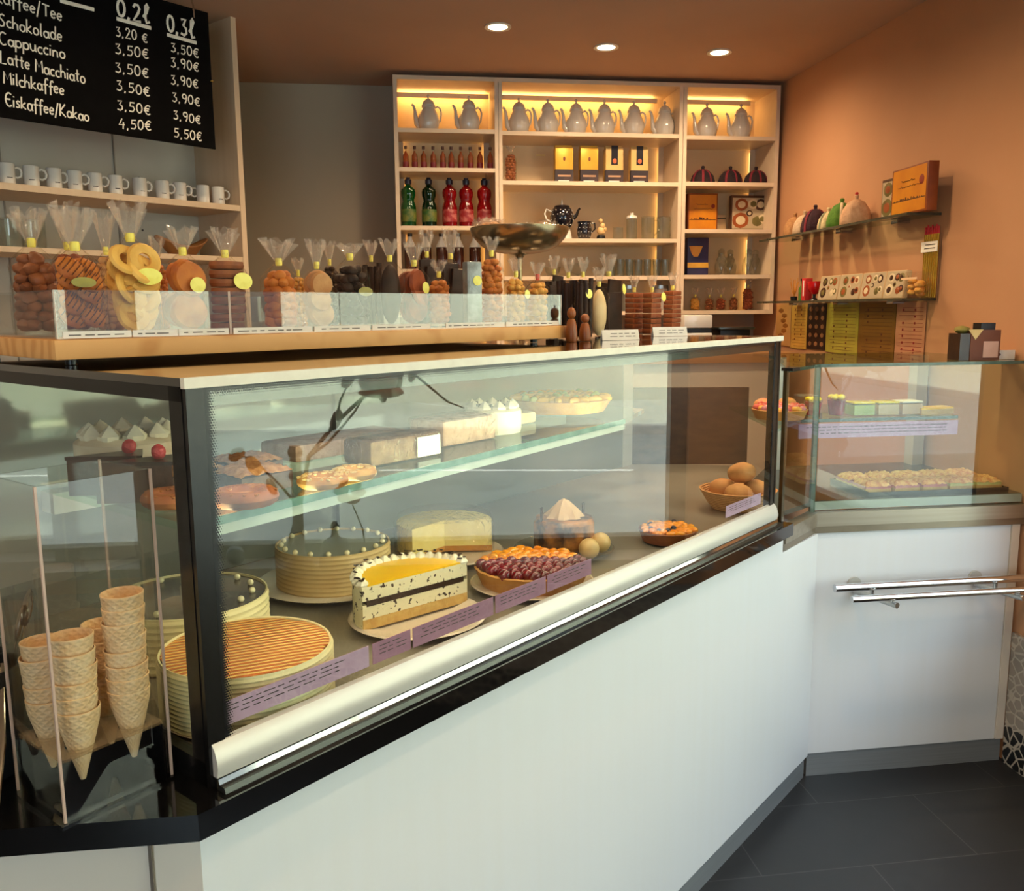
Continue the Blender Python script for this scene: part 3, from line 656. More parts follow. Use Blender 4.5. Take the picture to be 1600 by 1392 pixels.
# ================================================================== glass shelves on the peach wall
for i, z in enumerate((1.712, 1.428)):
    t = thing('glass_wall_shelf', ['upper glass shelf on the peach wall, carrying the gold box and tea cosies', 'lower glass shelf on the peach wall, carrying the row of chocolate boxes'][i], 'shelf', (XR, 3.42, z), 0, 'glass shelves on the peach wall')
    sg = MB().span((-.125, -.60, -.008), (-.001, .60, 0)).build('glass_board', SHELFGLASS, t)
    MB().span((-.1262, -.60, -.0085), (-.1245, .60, .0005)).span((-.125, -.6012, -.0085), (-.001, -.5995, .0005)).build('polished_edge', mat('dark_glass_edge', (64, 62, 48), .15, noise=(20, (80, 78, 62), .4, .7)), sg)
    for y in (-.4, 0, .4): MB().span((-.05, y-.02, -.018), (-.0005, y+.02, -.008)).build('bracket', CHROME, t)
# ================================================================== cakes and pastry in the cases
ZD += .0006
def kz(s, t, z): return CF(s, t, z)
CREAMC = mat('butter_cream', (240, 226, 178), .55, noise=(30, (232, 216, 164), .35, .7), bump=(60, .15))
CREAMW = mat('whipped_cream', (246, 238, 214), .55, noise=(25, (238, 228, 200), .35, .7), bump=(70, .2))
CHOC = mat('dark_chocolate', (44, 26, 18), .3, noise=(25, (58, 36, 24), .35, .7), bump=(60, .2))
CHOCM = mat('milk_chocolate', (92, 56, 32), .4, noise=(25, (112, 72, 42), .35, .7), bump=(60, .25))
SPONGE = mat('sponge', (214, 176, 104), .8, noise=(60, (196, 152, 82), .35, .7), bump=(120, .4))
CRUST = mat('short_crust', (206, 148, 76), .7, noise=(40, (186, 122, 56), .35, .7), bump=(90, .4))
PEARL = mat('sugar_pearl', (240, 226, 186), .2, coat=.4, noise=(20, (232, 216, 170), .4, .7))
YELLOWJ = mat('yellow_jelly', (255, 206, 24), .3, noise=(12, (252, 188, 8), .35, .7))
SPECK = mat('speckled_cream', (240, 228, 190), .6, noise=(95, (60, 44, 34), .585, .605), bump=(70, .2))
CHERRY = mat('glazed_cherry', (128, 6, 24), .1, coat=.6, noise=(14, (64, 6, 16), .35, .7))
MANDA = mat('mandarin', (244, 140, 20), .15, coat=.5, noise=(16, (250, 168, 44), .35, .7))
PLATE = mat('cake_plate', (224, 208, 188), .2, coat=.3, noise=(8, (216, 200, 180), .4, .7))
CARAM = wave_mat('caramel_ripple', (196, 100, 18), (246, 206, 116), 30, 'Y', .4, 1.0, .8, 2.0, .42, .95, (0, 0, .46), .004)
RIBS = (250, 238)
def plate(root, r, z=0.0, m_=PLATE, name='plate'):
    return MB().lathe([(0, z), (r*.62, z), (r*.66, z+.004), (r*.98, z+.012), (r, z+.014), (r*.97, z+.016), (r*.64, z+.008), (0, z+.007)], 48).build(name, m_, root)
def ribbed(r, z0, z1, n, flare=0.0):
    p = [(0, z0), (r*.985, z0)]
    for i in range(n):
        za = z0+(z1-z0)*i/n; h = (z1-z0)/n; f = 1+flare*(za-z0)/(z1-z0)
        p += [(r*.988*f, za+h*.05), (r*1.0*f, za+h*.5), (r*.988*f, za+h*.95)]
    return p+[(r*.96*(1+flare), z1)]
# --- A caramel cake
def cake_loc(x, y, z, zbase, ds=0, dt=0):
    v = onZC(x, y, z); return CF(v.x+ds, v.y+dt, zbase)
p = cake_loc(388, 1008, .95, ZD, 0, .004)
t = thing('caramel_cake', 'round cream cake with ribbed sides and a caramelised striped top by the case end', 'cake', p, PHI)
r = .1165
MB().lathe(ribbed(r, .006, .084, 13), 96).build('cream_side', CREAMC, t)
def wob(a, kk): return 1
MB().lathe([(0, .0862), (r*.9, .0862), (r*.955, .0850), (r*.955, .0835), (0, .0835)], 64, wob=lambda a, kk: 1-.03*(math.sin(5*a) > .86) if kk in (2, 3) else 1).build('caramel_top', CARAM, t)
MB().lathe([(r*.95, .083), (r*.955, .0865), (r*.975, .0875), (r*.985, .083)], 96).build('cream_rim', CREAMC, t)
plate(t, .117, .0004).scale = (1, 1, .45)
# --- B dark top with pearls behind it
def pearl_cake(loc, r, h, n, label, topm, name, pr=.0055, plate_r=None, sidem=None, rib=8, ring=.8):
    t = thing(name, label, 'cake', loc, PHI)
    z0 = .009 if plate_r else .004
    MB().lathe(ribbed(r, z0, h, rib), 80).build('cream_side', sidem or CREAMC, t)
    MB().lathe([(0, h-.004), (r*.955, h-.004), (r*.965, h+.003), (r*.985, h+.003), (r*.985, h-.01)], 80).build('cream_rim', sidem or CREAMC, t)
    MB().lathe([(0, h), (r*.95, h), (r*.95, h-.003)], 60).build('icing', topm, t)
    for i in range(n):
        a = 2*math.pi*(i+.3)/n
        MB().ball((r*ring*math.cos(a), r*ring*math.sin(a), h+pr*.8), pr, 2).build('sugar_pearl', PEARL, t)
    if plate_r: plate(t, plate_r)
    return t
DARKICE = mat('dark_icing', (64, 58, 60), .25, coat=.2, noise=(12, (76, 70, 72), .4, .7))
GREYICE = mat('pale_grey_icing', (150, 152, 142), .3, noise=(12, (158, 160, 150), .4, .7))
pearl_cake(CF(.205, .385, ZD), .125, .088, 14, 'cream-sided cake with dark icing and sugar pearls behind the caramel cake', DARKICE, 'pearl_cake')
pearl_cake(CF(.562, .462, ZD), .112, .086, 18, 'tall plated cake with ribbed biscuit sides and a ring of sugar pearls', GREYICE, 'pearl_cake', .0055, .15, mat('biscuit_cream', (214, 186, 136), .5, noise=(20, (204, 172, 118), .35, .7)), 9, .88)
# --- D yellow half cake
t = thing('half_cake', 'half cream cake with yellow jelly top and dark chocolate layer on a pale plate', 'cake', CF(.515, .18, ZD), PHI-.16)
plate(t, .120)
r = .110; h0, h1 = .014, .092
def half(r, z0, z1, a0=0, a1=math.pi, r0=0):
    pts = [(r*math.cos(a0+(a1-a0)*i/28), r*math.sin(a0+(a1-a0)*i/28)) for i in range(29)]
    return pts
cut = lambda pts, y0: [(x, y+y0) for x, y in pts]
MB().prism(half(r, 0, 0), .012, .030).build('sponge_base', SPONGE, t)
MB().prism(half(r, 0, 0), .030, .055).build('cream_layer', SPECK, t)
MB().prism(half(r*.93, 0, 0, .0, math.pi), .052, .062, M=Matrix.Translation((0, -.0006, 0))).build('chocolate_layer', CHOC, t)
MB().prism(half(r, 0, 0), .062, .086).build('cream_layer', SPECK, t)
MB().prism(half(r*.90, 0, 0), .086, .0895).build('jelly', YELLOWJ, t)
MB().grid(lambda u, v: ((r+.001)*math.cos(math.pi*u), (r+.001)*math.sin(math.pi*u), .012+v*.076), 40, 4).build('cream_coat', SPECK, t)
rng = random.Random(5)
for i in range(19):
    a = math.pi*(i+.4)/19
    MB().lathe([(0, 0), (.010, .001), (.0115, .004), (.008, .009), (.003, .013), (0, .014)], 14, (r*.945*math.cos(a), r*.93*math.sin(a), .085), wob=lambda q, kk: 1+.12*math.sin(6*q+kk)).build('cream_rosette', CREAMW, t)
mb = MB()
for i in range(46):
    a = math.pi*rng.random(); rr = r*rng.uniform(.87, 1.0)
    mb.box((rr*math.cos(a), rr*math.sin(a), .099+rng.uniform(-.004, .003)), (rng.uniform(.004, .009), rng.uniform(.003, .005), .0015), rz=rng.random()*3)
tag(mb.build('chocolate_shavings', CHOC, t), kind='stuff')
# --- E cherry and mandarin flan
def flan(loc, r, label, tops, name='fruit_flan', h=.03, rz=PHI, plate_r=None, n=60, br=.008, crust=CRUST, z0=0.0, cat='flan'):
    t = thing(name, label, cat, loc, rz)
    b = MB().lathe([(0, z0+.002), (r*.86, z0+.002), (r, z0+h*.95), (r*.97, z0+h), (r*.93, z0+h*.8), (0, z0+h*.78)], 48, wob=lambda a, kk: 1+.012*math.sin(28*a)*(kk in (2, 3))).build('crust', crust, t)
    rg = random.Random(int(r*1e4)+len(label))
    ntot = min(n, 95); gold = math.pi*(3-math.sqrt(5))
    for i in range(ntot):
        rr = r*.9*math.sqrt((i+.5)/ntot); a = i*gold
        nm, m_, sz, shape = tops(rr*math.cos(a), rr*math.sin(a), i)
        if not nm: continue
        M = Matrix.Rotation(rg.random()*6, 4, 'Z') @ Matrix.Rotation(rg.uniform(-.4, .4), 4, 'X')
        MB().ball((rr*math.cos(a), rr*math.sin(a), z0+h*.8+sz*shape[2]*.7+rg.uniform(0, .003)), (sz*shape[0], sz*shape[1], sz*shape[2]), 2, M=M, rough=.05, rng=rg).build(nm, m_, t)
    if plate_r: plate(t, plate_r, z0+.0004).scale = (1, 1, .5)
    return t
flan(CF(.80, .15, ZD+.004), .114, 'flan half covered in dark glazed cherries and half in orange mandarins', lambda x, y, i: ('cherry', CHERRY, .0125, (1, 1, .95)) if (x+y) < .012 else ('mandarin', MANDA, .0125, (1.25, .8, .7)), h=.042, plate_r=.122, n=94)
# --- F cheese cake with a film dome
t = thing('cheese_cake', 'pale cut cheese cake with clear film wrap behind the mandarin flan', 'cake', CF(.845, .43, ZD), PHI-.5)
CHEESE = mat('cheese_filling', (240, 220, 150), .5, noise=(25, (232, 208, 130), .35, .7), bump=(60, .2))
plate(t, .13)
def sect(r, a0, a1): return [(0, 0)]+[(r*math.cos(a0+(a1-a0)*i/40), r*math.sin(a0+(a1-a0)*i/40)) for i in range(41)]
MB().prism(sect(.105, -.35, 3.7), .012, .024).build('crust', CRUST, t)
MB().prism(sect(.104, -.35, 3.7), .024, .082).build('filling', CHEESE, t)
MB().lathe([(.108, .012), (.110, .08), (.100, .098), (.05, .108), (0, .109)], 40, wob=lambda a, kk: 1+.02*math.sin(9*a+kk)).build('film_wrap', CELLO, t)
# --- G chocolate cake with two balls
t = thing('chocolate_cake', 'dark marbled chocolate cake with two pale truffle balls on a glass plate', 'cake', CF(1.03, .24, ZD), PHI)
plate(t, .112, 0, GLASSWARE)
MARB = mat('marbled_chocolate', (70, 38, 18), .3, noise=(22, (190, 124, 56), .42, .62), bump=(40, .3))
MB().lathe([(0, .010), (.066, .010), (.070, .02), (.070, .074), (.064, .082), (0, .083)], 10).build('cake_body', MARB, t)
MB().lathe([(0, .084), (.042, .084), (.030, .098), (.012, .118), (0, .124)], 20, wob=lambda a, kk: 1+.15*math.sin(7*a+kk)).build('cream_peak', mat('tan_cream', (206, 170, 130), .6, noise=(20, (190, 150, 108), .35, .7)), t)
for (x, y) in ((-.030, -.088), (.026, -.080)): MB().ball((x, y, .031), .0225, 3).build('truffle_ball', mat('pale_truffle', (222, 186, 128), .4, noise=(30, (212, 174, 112), .35, .7)), t)
for (x, y, z, hh) in ((-.055, .02, .08, .03), (.06, -.01, .055, .05), (.058, .03, .06, .045)): MB().box((x, y, z+hh/2), (.012, .004, hh), rz=.4).build('chocolate_shard', CHOC, t)
# --- H fruit tart
v = onZC(1052, 812, .905)
def topH(x, y, i): return ('blueberry', mat('blueberry', (30, 26, 40), .3, noise=(30, (44, 40, 60), .4, .7)), .007, (1, 1, 1)) if i % 5 == 2 else ('mandarin', MANDA, .010, (1.3, .8, .7))
flan(CF(1.255, .105, ZD+.002), .068, 'small round tart topped with mandarins and blueberries by the case end', topH, 'fruit_tart', .03, n=46, crust=mat('brown_crust', (150, 84, 36), .6, noise=(40, (128, 66, 26), .35, .7), bump=(90, .4)), cat='tart')
# --- I bread basket with rolls
v = onZC(1150, 770, .90)
BL = CF(1.67, .125, ZD)
t = thing('bread_basket', 'shallow woven basket holding round rolls at the far corner of the case', 'basket', BL, PHI)
WICK = wave_mat('wicker', (196, 132, 70), (230, 176, 110), 60, 'Z', .7, 2, .8, 3)
MB().lathe([(0, .004), (.070, .004), (.082, .02), (.100, .050), (.103, .056), (.099, .057), (.094, .048), (.076, .018), (0, .012)], 48, wob=lambda a, kk: 1+.012*math.sin(36*a)).build('basket_wall', WICK, t)
ROLL = mat('bread_roll', (206, 148, 84), .7, noise=(18, (176, 112, 54), .35, .7), bump=(40, .5))
rolls = [(-.043, -.022, .050), (.038, -.034, .050), (.004, .046, .050), (.006, -.006, .099)]
for i, (x, y, z) in enumerate(rolls):
    q = BL+D*x+N*y+Vector((0, 0, z))
    o = MB().ball((0, 0, 0), (.038, .037, .028), 3, rough=.02, rng=random.Random(i)).build('bread_roll', ROLL); o.location = q; o.rotation_euler = (.1*i, .1, i)
    tag(o, ['floury roll at the front rim of the bread basket next to the case glass', 'round roll in the basket nearest the end post', 'roll at the rear of the bread basket', 'roll lying on top of the other rolls in the basket'][i], 'bread roll', 'rolls in the bread basket')
# ---- glass shelf of the main case
ZG = 1.1502
def bar(s, t_, w, d, h, label, body, topm, name='crumble_slice', rz=0, cat='cake slice'):
    t = thing(name, label, cat, CF(s, t_, ZG), PHI+rz)
    MB().span((-w/2, -d/2, 0), (w/2, d/2, h*.72), bev=.002).build('sponge', body, t)
    rg = random.Random(int(s*1000)+int(t_*100)); mb = MB()
    mb.grid(lambda u, v: (-w/2+w*u, -d/2+d*v, h*.72+h*.28*min(1, 6*min(u, 1-u, v, 1-v)+.2)+rg.uniform(-.0018, .0018)), 16, 12)
    mb.build('topping', topm, t, sharp=80); return t
CRUMB = mat('crumble_topping', (206, 150, 96), .8, noise=(90, (170, 108, 60), .35, .7), bump=(120, .6))
BROWNIE = mat('brownie', (84, 62, 52), .7, noise=(50, (66, 46, 38), .35, .7), bump=(90, .3))
bar(.155, .285, .085, .085, .034, 'dark slice with pale crumble top at the back of the glass shelf', BROWNIE, CRUMB)
bar(.205, .19, .085, .075, .034, 'dark slice with pale crumble top in the middle of the glass shelf', BROWNIE, CRUMB)
bar(.255, .28, .08, .08, .034, 'dark crumble slice behind and beyond the other two slices on the glass shelf', BROWNIE, CRUMB)
def ring_bun(s, t_, r, label, m_, tm, name='nut_ring', cat='pastry'):
    t = thing(name, label, cat, CF(s, t_, ZG), PHI)
    mb = MB(); rg = random.Random(int(s*999))
    mb.grid(lambda u, v: ((r+.42*r*math.cos(2*math.pi*v))*math.cos(2*math.pi*u), (r+.42*r*math.cos(2*math.pi*v))*math.sin(2*math.pi*u), .42*r*(1+.85*math.sin(2*math.pi*v))), 24, 12, closed=True)
    bmesh.ops.remove_doubles(mb.bm, verts=mb.bm.verts, dist=1e-5); mb.build('dough', m_, t)
    gm = MB()
    for i in range(60):
        a = rg.random()*6.28; q = rg.uniform(-.3, .3)*r
        gm.ball(((r+q)*math.cos(a), (r+q)*math.sin(a), .74*r-abs(q)*.25), (rg.uniform(.003, .006), .003, .002), 1, M=Matrix.Rotation(rg.random()*3, 4, 'Z'))
    tag(gm.build('chopped_nuts', tm, t), kind='stuff')
NUTS = mat('chopped_nut', (190, 120, 60), .6, noise=(40, (150, 84, 40), .35, .7))
DOUGH = mat('ring_dough', (176, 104, 60), .6, noise=(30, (150, 80, 44), .35, .7))
ring_bun(.072, .17, .029, 'nut-sprinkled ring pastry by the case end on the glass shelf', DOUGH, NUTS)
ring_bun(.13, .098, .031, 'brown nut-covered ring pastry at the front edge of the glass shelf', DOUGH, NUTS)
ring_bun(.268, .112, .026, 'golden sugared ring pastry standing alone near the shelf edge', mat('golden_dough', (206, 150, 84), .5, noise=(30, (180, 116, 54), .35, .7)), mat('sugar_nib', (240, 214, 150), .5, noise=(30, (220, 180, 110), .35, .7)), 'sugar_ring')
ring_bun(.340, .128, .024, 'golden ridged ring pastry next to the sugared ring pastry', mat('ridged_dough', (220, 170, 90), .5, noise=(30, (190, 130, 60), .35, .7)), mat('sugar_nib', (240, 214, 150)), 'sugar_ring')
# loaf cakes in film, piped cake, pale tray cake
def loaf(s, t_, w, d, h, label, m_, wrap=True, card=False, rz=0, name='loaf_cake'):
    t = thing(name, label, 'loaf cake', CF(s, t_, ZG), PHI+rz)
    MB().span((-w/2, -d/2, 0), (w/2, d/2, h), bev=.008).build('loaf', m_, t)
    if wrap: MB().span((-w/2-.004, -d/2-.004, 0), (w/2+.004, d/2+.004, h+.004), bev=.01).build('film_wrap', CELLO, t)
    if card: MB().span((w*.12, -d/2-.0065, h*.1), (w*.46, -d/2-.0045, h*.9)).build('label', PAPER, t)
LOAFM = mat('loaf_brown', (120, 92, 66), .7, noise=(30, (150, 118, 86), .4, .7), bump=(60, .4))
PINKL = mat('loaf_pink_sugar', (206, 172, 150), .7, noise=(60, (188, 150, 128), .35, .7), bump=(120, .4))
loaf(.50, .215, .16, .07, .042, 'film-wrapped brown loaf cake with a white label on the glass shelf', LOAFM, True, True)
loaf(.715, .275, .15, .09, .048, 'film-wrapped sugared loaf cake in the middle of the glass shelf', PINKL)
loaf(.50, .36, .26, .10, .030, 'long pale sugar-dusted tray cake at the back of the glass shelf', PINKL, False, name='tray_cake')
loaf(.98, .385, .10, .14, .026, 'pale sponge sheet at the back of the shelf behind the piped cake', mat('pale_sheet', (236, 214, 176), .7, noise=(40, (224, 198, 154), .35, .7)), False, name='tray_cake')
t = thing('piped_cake', 'small cream cake with piped swirls and chocolate flakes on the glass shelf', 'cake', CF(.86, .30, ZG), PHI)
MB().lathe([(0, 0), (.058, 0), (.060, .01), (.060, .046), (.054, .05), (0, .05)], 40).build('cream_body', CREAMW, t)
for i in range(9):
    a = 2*math.pi*i/9
    MB().lathe([(0, 0), (.012, .001), (.013, .006), (.007, .013), (0, .019)], 12, (.043*math.cos(a), .043*math.sin(a), .049), wob=lambda q, kk: 1+.15*math.sin(5*q+kk)).build('cream_rosette', CREAMW, t)
    MB().box((.04*math.cos(a+.3), .04*math.sin(a+.3), .058), (.010, .003, .006), rz=a).build('chocolate_flake', CHOC, t)
PEACH = mat('peach_slice', (246, 196, 96), .25, coat=.3, noise=(18, (238, 170, 64), .35, .7))
GRAPE = mat('green_grape', (206, 206, 120), .2, coat=.3, noise=(18, (186, 190, 96), .35, .7))
def topJ(x, y, i): return ('grape', GRAPE, .010, (1, 1, 1)) if i % 4 == 0 else ('peach_slice', PEACH, .015, (1.4, .6, .6))
flan(CF(1.16, .345, ZG+.012), .12, 'large fruit flan with peach slices and grapes on the glass shelf', topJ, 'peach_flan', .032, n=80)
# end of the shelf by the end glass: cream tubs, chocolate cakes with raspberries
t = thing('meringue_cake', 'cream-covered cake with white swirls seen through the case end glass', 'cake', CF(.145, .42, ZG), PHI)
mer = mat('toasted_meringue', (236, 222, 196), .6, noise=(20, (206, 170, 120), .5, .8), bump=(50, .3))
MB().lathe([(0, 0), (.075, 0), (.078, .012), (.078, .058), (.066, .066), (0, .066)], 40).build('cream_body', mer, t)
for i in range(10):
    a = 2*math.pi*i/10
    MB().lathe([(0, 0), (.015, .001), (.017, .008), (.008, .017), (0, .024)], 14, (.056*math.cos(a), .056*math.sin(a), .063), wob=lambda q, kk: 1+.15*math.sin(5*q+kk)).build('cream_rosette', CREAMW, t)
RASP = mat('raspberry', (206, 60, 66), .4, noise=(60, (176, 36, 46), .35, .7), bump=(160, .8))
for i, (s_, t_, lb) in enumerate(((.062, .245, 'chocolate cake slice with a raspberry seen through the case end glass'), (.062, .325, 'rear chocolate cake slice with a raspberry behind the crumble slices'))):
    t = thing('chocolate_slice', lb, 'cake slice', CF(s_, t_, ZG), PHI-.5, 'chocolate slices with raspberries')
    MB().prism([(-.05, 0), (.045, -.032), (.045, .032)], 0, .05).build('cake_layers', BROWNIE, t)
    MB().prism([(-.052, 0), (.047, -.034), (.047, .034)], .05, .055).build('icing', CHOC, t)
    MB().ball((.03, 0, .064), (.010, .010, .011), 2, rough=.06).build('raspberry', RASP, t)
# ---- corner shelf (second case)
ZC2 = 1.0802
flan(Vector((1.105, 2.375, ZC2+.004)), .078, 'berry tart heaped with pink and red fruit on the corner shelf', lambda x, y, i: [('strawberry', mat('strawberry', (222, 96, 84), .3, noise=(40, (190, 56, 50), .35, .7)), .013, (1, .8, .9)), ('berry', mat('pink_berry', (214, 140, 150), .3, noise=(30, (196, 110, 126), .35, .7)), .010, (1, 1, 1)), ('peach_slice', PEACH, .012, (1.3, .7, .7))][i % 3], 'berry_tart', .03, 0, n=56, cat='tart')
def cup(x, y, label, body, fill, topm, n, r=.026, h=.05):
    t = thing('dessert_cup', label, 'dessert', (x, y, ZC2), 0, 'dessert cups on the corner shelf')
    MB().lathe([(0, .001), (r*.72, .001), (r, h), (r*.97, h), (r*.68, .004), (0, .004)], 24).build('cup', body, t)
    MB().lathe([(0, .006), (r*.70, .006), (r*.92, h*.86), (0, h*.9)], 24).build('filling', fill, t)
    rg = random.Random(n)
    for i in range(n):
        a = 6.28*i/n; MB().ball((r*.5*math.cos(a), r*.5*math.sin(a), h+.002), (.012, .009, .008), 2, M=Matrix.Rotation(a, 4, 'Z')).build('fruit_piece', topm, t)
LEM = mat('lemon_piece', (246, 220, 40), .2, coat=.3, noise=(18, (240, 206, 20), .35, .7))
KIWI = mat('kiwi_cream', (176, 184, 44), .3, noise=(18, (150, 166, 30), .35, .7))
CLEARC = glass('clear_cup', (250, 250, 246), 1.5)
cup(1.235, 2.43, 'clear dessert cup with red jelly and yellow fruit beside the shelf corner', CLEARC, mat('red_jelly', (176, 34, 44), .2, noise=(15, (200, 66, 66), .35, .7)), LEM, 5)
cup(1.305, 2.425, 'clear dessert cup with dark red jelly and yellow fruit, next to the green ones', CLEARC, mat('wine_jelly', (150, 40, 50), .2, noise=(15, (180, 70, 76), .35, .7)), LEM, 5, .028, .056)
def square_cup(x, label, fill, topm):
    t = thing('dessert_cup', label, 'dessert', (x, 2.435, ZC2), 0, 'dessert cups on the corner shelf')
    MB().span((-.035, -.03, .001), (.035, .03, .036)).build('cup', CLEARC, t); MB().span((-.032, -.027, .003), (.032, .027, .033)).build('filling', fill, t)
    MB().span((-.033, -.028, .0365), (.033, .028, .042), bev=.002).build('topping', topm, t)
square_cup(1.385, 'square clear dessert cup filled with green cream', KIWI, LEM)
square_cup(1.462, 'square clear dessert cup with layered pale filling and yellow top', mat('pale_mousse', (222, 190, 140), .5, noise=(18, (206, 170, 116), .35, .7)), LEM)
square_cup(1.537, 'square clear dessert cup of tan mousse beside the sliced yellow cake', mat('tan_mousse', (214, 170, 120), .5, noise=(18, (196, 150, 100), .35, .7)), CREAMW)
t = thing('lemon_slice_cake', 'flat yellow-glazed cake slice on paper at the end of the corner shelf', 'cake slice', (1.615, 2.43, ZC2), .1)
MB().prism([(-.055, -.025), (.06, -.02), (.06, .03), (-.055, .02)], 0, .016).build('sponge', SPONGE, t)
MB().prism([(-.054, -.024), (.059, -.019), (.059, .029), (-.054, .019)], .016, .021).build('glaze', YELLOWJ, t)
for i, (x, y) in enumerate(((1.12, 2.52), (1.20, 2.53))):
    t = thing('profiterole', ['round pink glazed profiterole on the corner shelf behind the side pane', 'second round glazed profiterole beside the pink one'][i], 'pastry', (x, y, ZC2), 0, 'profiteroles on the corner shelf')
    MB().ball((0, 0, .0256), (.03, .03, .024), 3, rough=.02).build('choux', mat('choux', (222, 150, 96), .5, noise=(20, (196, 120, 70), .35, .7)), t)
    MB().ball((0, 0, .032), (.024, .024, .018), 3).build('glaze', mat('pink_glaze', (226, 130, 110), .2, noise=(20, (210, 110, 92), .35, .7)), t)
# pastry tray with crumble-topped slices on the lower deck
tr = thing('baking_tray', 'flat dark tray on the lower deck of the smaller case', 'tray', (1.61, 2.475, .8485), .0)
MB().span((-.225, -.115, 0), (.225, .115, .004)).build('tray_base', BLKMET, tr)
mb = MB(); mb.span((-.225, -.115, .004), (.225, -.111, .012)).span((-.225, .111, .004), (.225, .115, .012)).span((-.225, -.111, .004), (-.221, .111, .012)).span((.221, -.111, .004), (.225, .111, .012)); mb.build('tray_rim', BLKMET, tr)
rg = random.Random(8)
STREU = mat('streusel', (240, 196, 128), .8, noise=(60, (196, 116, 66), .35, .7), bump=(120, .6))
PINKF = mat('berry_layer', (206, 130, 120), .6, noise=(30, (186, 100, 92), .35, .7))
GREENF = mat('apple_layer', (214, 206, 130), .6, noise=(30, (196, 186, 104), .35, .7))
k_ = 0
for row in range(2):
    for c_ in range(5):
        x = 1.43+c_*.09; y = 2.425+row*.10; k_ += 1
        t = thing('streusel_slice', f'streusel slice on the dark tray, {ORD[c_]} in the {"front" if row == 0 else "back"} row from the corner post', 'cake slice', (x, y, .8528), rg.uniform(-.06, .06), 'streusel slices on the dark tray')
        MB().span((-.04, -.042, 0), (.04, .042, .012)).build('base', SPONGE, t)
        MB().span((-.039, -.041, .012), (.039, .041, .020)).build('fruit_layer', PINKF if c_ < 3 else GREENF, t)
        mb = MB(); mb.grid(lambda u, v: (-.04+.08*u, -.042+.084*v, .020+.012*min(1, 7*min(u, 1-u, v, 1-v))+rg.uniform(-.0025, .0025)), 14, 14); mb.build('streusel', STREU, t, sharp=80)
# ================================================================== wooden board, acrylic tray and biscuit bags
PINE = wave_mat('pine', (224, 170, 104), (206, 146, 80), 9, 'Y', .5, 5, .05, 1.4, .2, .9)
ZB = 1.3375; ZT = 1.364
bd = thing('wooden_board', 'thick pine board on short feet lying on the mirror top of the display case', 'board', CF(.01, .335, CT+.0007), PHI-.075)
MB().span((0, 0, ZB-CT), (1.055, .40, ZT-CT), bev=.0015).build('plank', PINE, bd)
for x in (.03, .98):
    for y in (.03, .36): MB().cyl((x, y, 0), .008, ZB-CT, 12).build('foot', BLKPLAS, bd)
def BDL(x, y, z=0): # board frame to world
    c, s_ = math.cos(PHI-.075), math.sin(PHI-.075); b = CF(.01, .335, 0)
    return Vector((b.x+c*x-s_*y, b.y+s_*x+c*y, z))
ty = thing('acrylic_tray', 'clear acrylic biscuit tray with a low front wall on the pine board', 'tray', BDL(.006, .008, ZT+.0012), PHI-.075)
HT = .066
MB().span((0, 0, .001), (.252, .004, HT)).build('front_wall', ACRYLF, ty)
MB().span((.254, 0, .001), (1.04, .004, HT)).build('front_wall', ACRYLF, ty)
MB().span((0, .004, .001), (.004, .375, HT)).build('end_wall', ACRYL, ty)
MB().span((1.036, .004, .001), (1.04, .375, HT)).build('end_wall', ACRYL, ty)
MB().span((0, .375, .001), (1.04, .379, HT)).build('rear_wall', ACRYL, ty)
MB().span((.004, .004, 0), (1.036, .375, .003)).build('floor_sheet', ACRYL, ty)
for x in (.0, .2525, .2545, 1.0385): MB().span((x, -.0004, .001), (x+.0015, .0002, HT)).build('polished_edge', ACRYLEDGE, ty)
rng = random.Random(21)
for i, (a, b) in enumerate(((.008, .10), (.102, .168), (.170, .25), (.258, .40), (.405, .52), (.525, .66), (.70, .86), (.865, 1.03))):
    lt = MB().span((a, -.0014, .001), (b, -.0006, .0105)).build('label_strip', PAPER, ty)
    mb = MB(); prints(mb, a+.006, b-.006, .0025, .0095, -.0019, rng, 1, .85, 0); mb.build('print', INK, lt)

BIS = {'orange': mat('biscuit_orange', (206, 124, 40), .6, noise=(30, (170, 84, 22), .35, .7), bump=(60, .4)),
 'gold': mat('biscuit_gold', (226, 170, 76), .6, noise=(30, (200, 132, 44), .35, .7), bump=(60, .4)),
 'lemon': mat('biscuit_lemon', (236, 190, 96), .6, noise=(30, (220, 164, 66), .35, .7), bump=(60, .3)),
 'brown': mat('biscuit_brown', (156, 90, 44), .6, noise=(30, (112, 58, 26), .35, .7), bump=(60, .4)),
 'tan': mat('biscuit_tan', (206, 156, 100), .6, noise=(30, (178, 122, 70), .35, .7), bump=(60, .4)),
 'choc': mat('biscuit_chocolate', (36, 21, 15), .5, spec=.2, noise=(30, (60, 38, 26), .35, .7), bump=(50, .3)),
 'leb': mat('gingerbread', (168, 88, 38), .7, noise=(30, (128, 60, 24), .35, .7), bump=(60, .4)),
 'cream': mat('biscuit_cream_white', (238, 214, 168), .6, noise=(20, (222, 190, 136), .35, .7), bump=(40, .2)),
 'redbrown': mat('biscuit_redbrown', (158, 76, 34), .6, noise=(30, (118, 50, 22), .35, .7), bump=(60, .4))}
DRIZ = mat('chocolate_drizzle', (120, 66, 34), .3, noise=(30, (84, 48, 28), .4, .7))
SILV = mat('silver_foil', (150, 154, 154), .4, .5, noise=(40, (112, 116, 116), .35, .7), bump=(60, .6))
REDR = mat('red_ribbon', (214, 70, 40), .35, noise=(20, (196, 56, 30), .4, .7))
BAGN = [0]
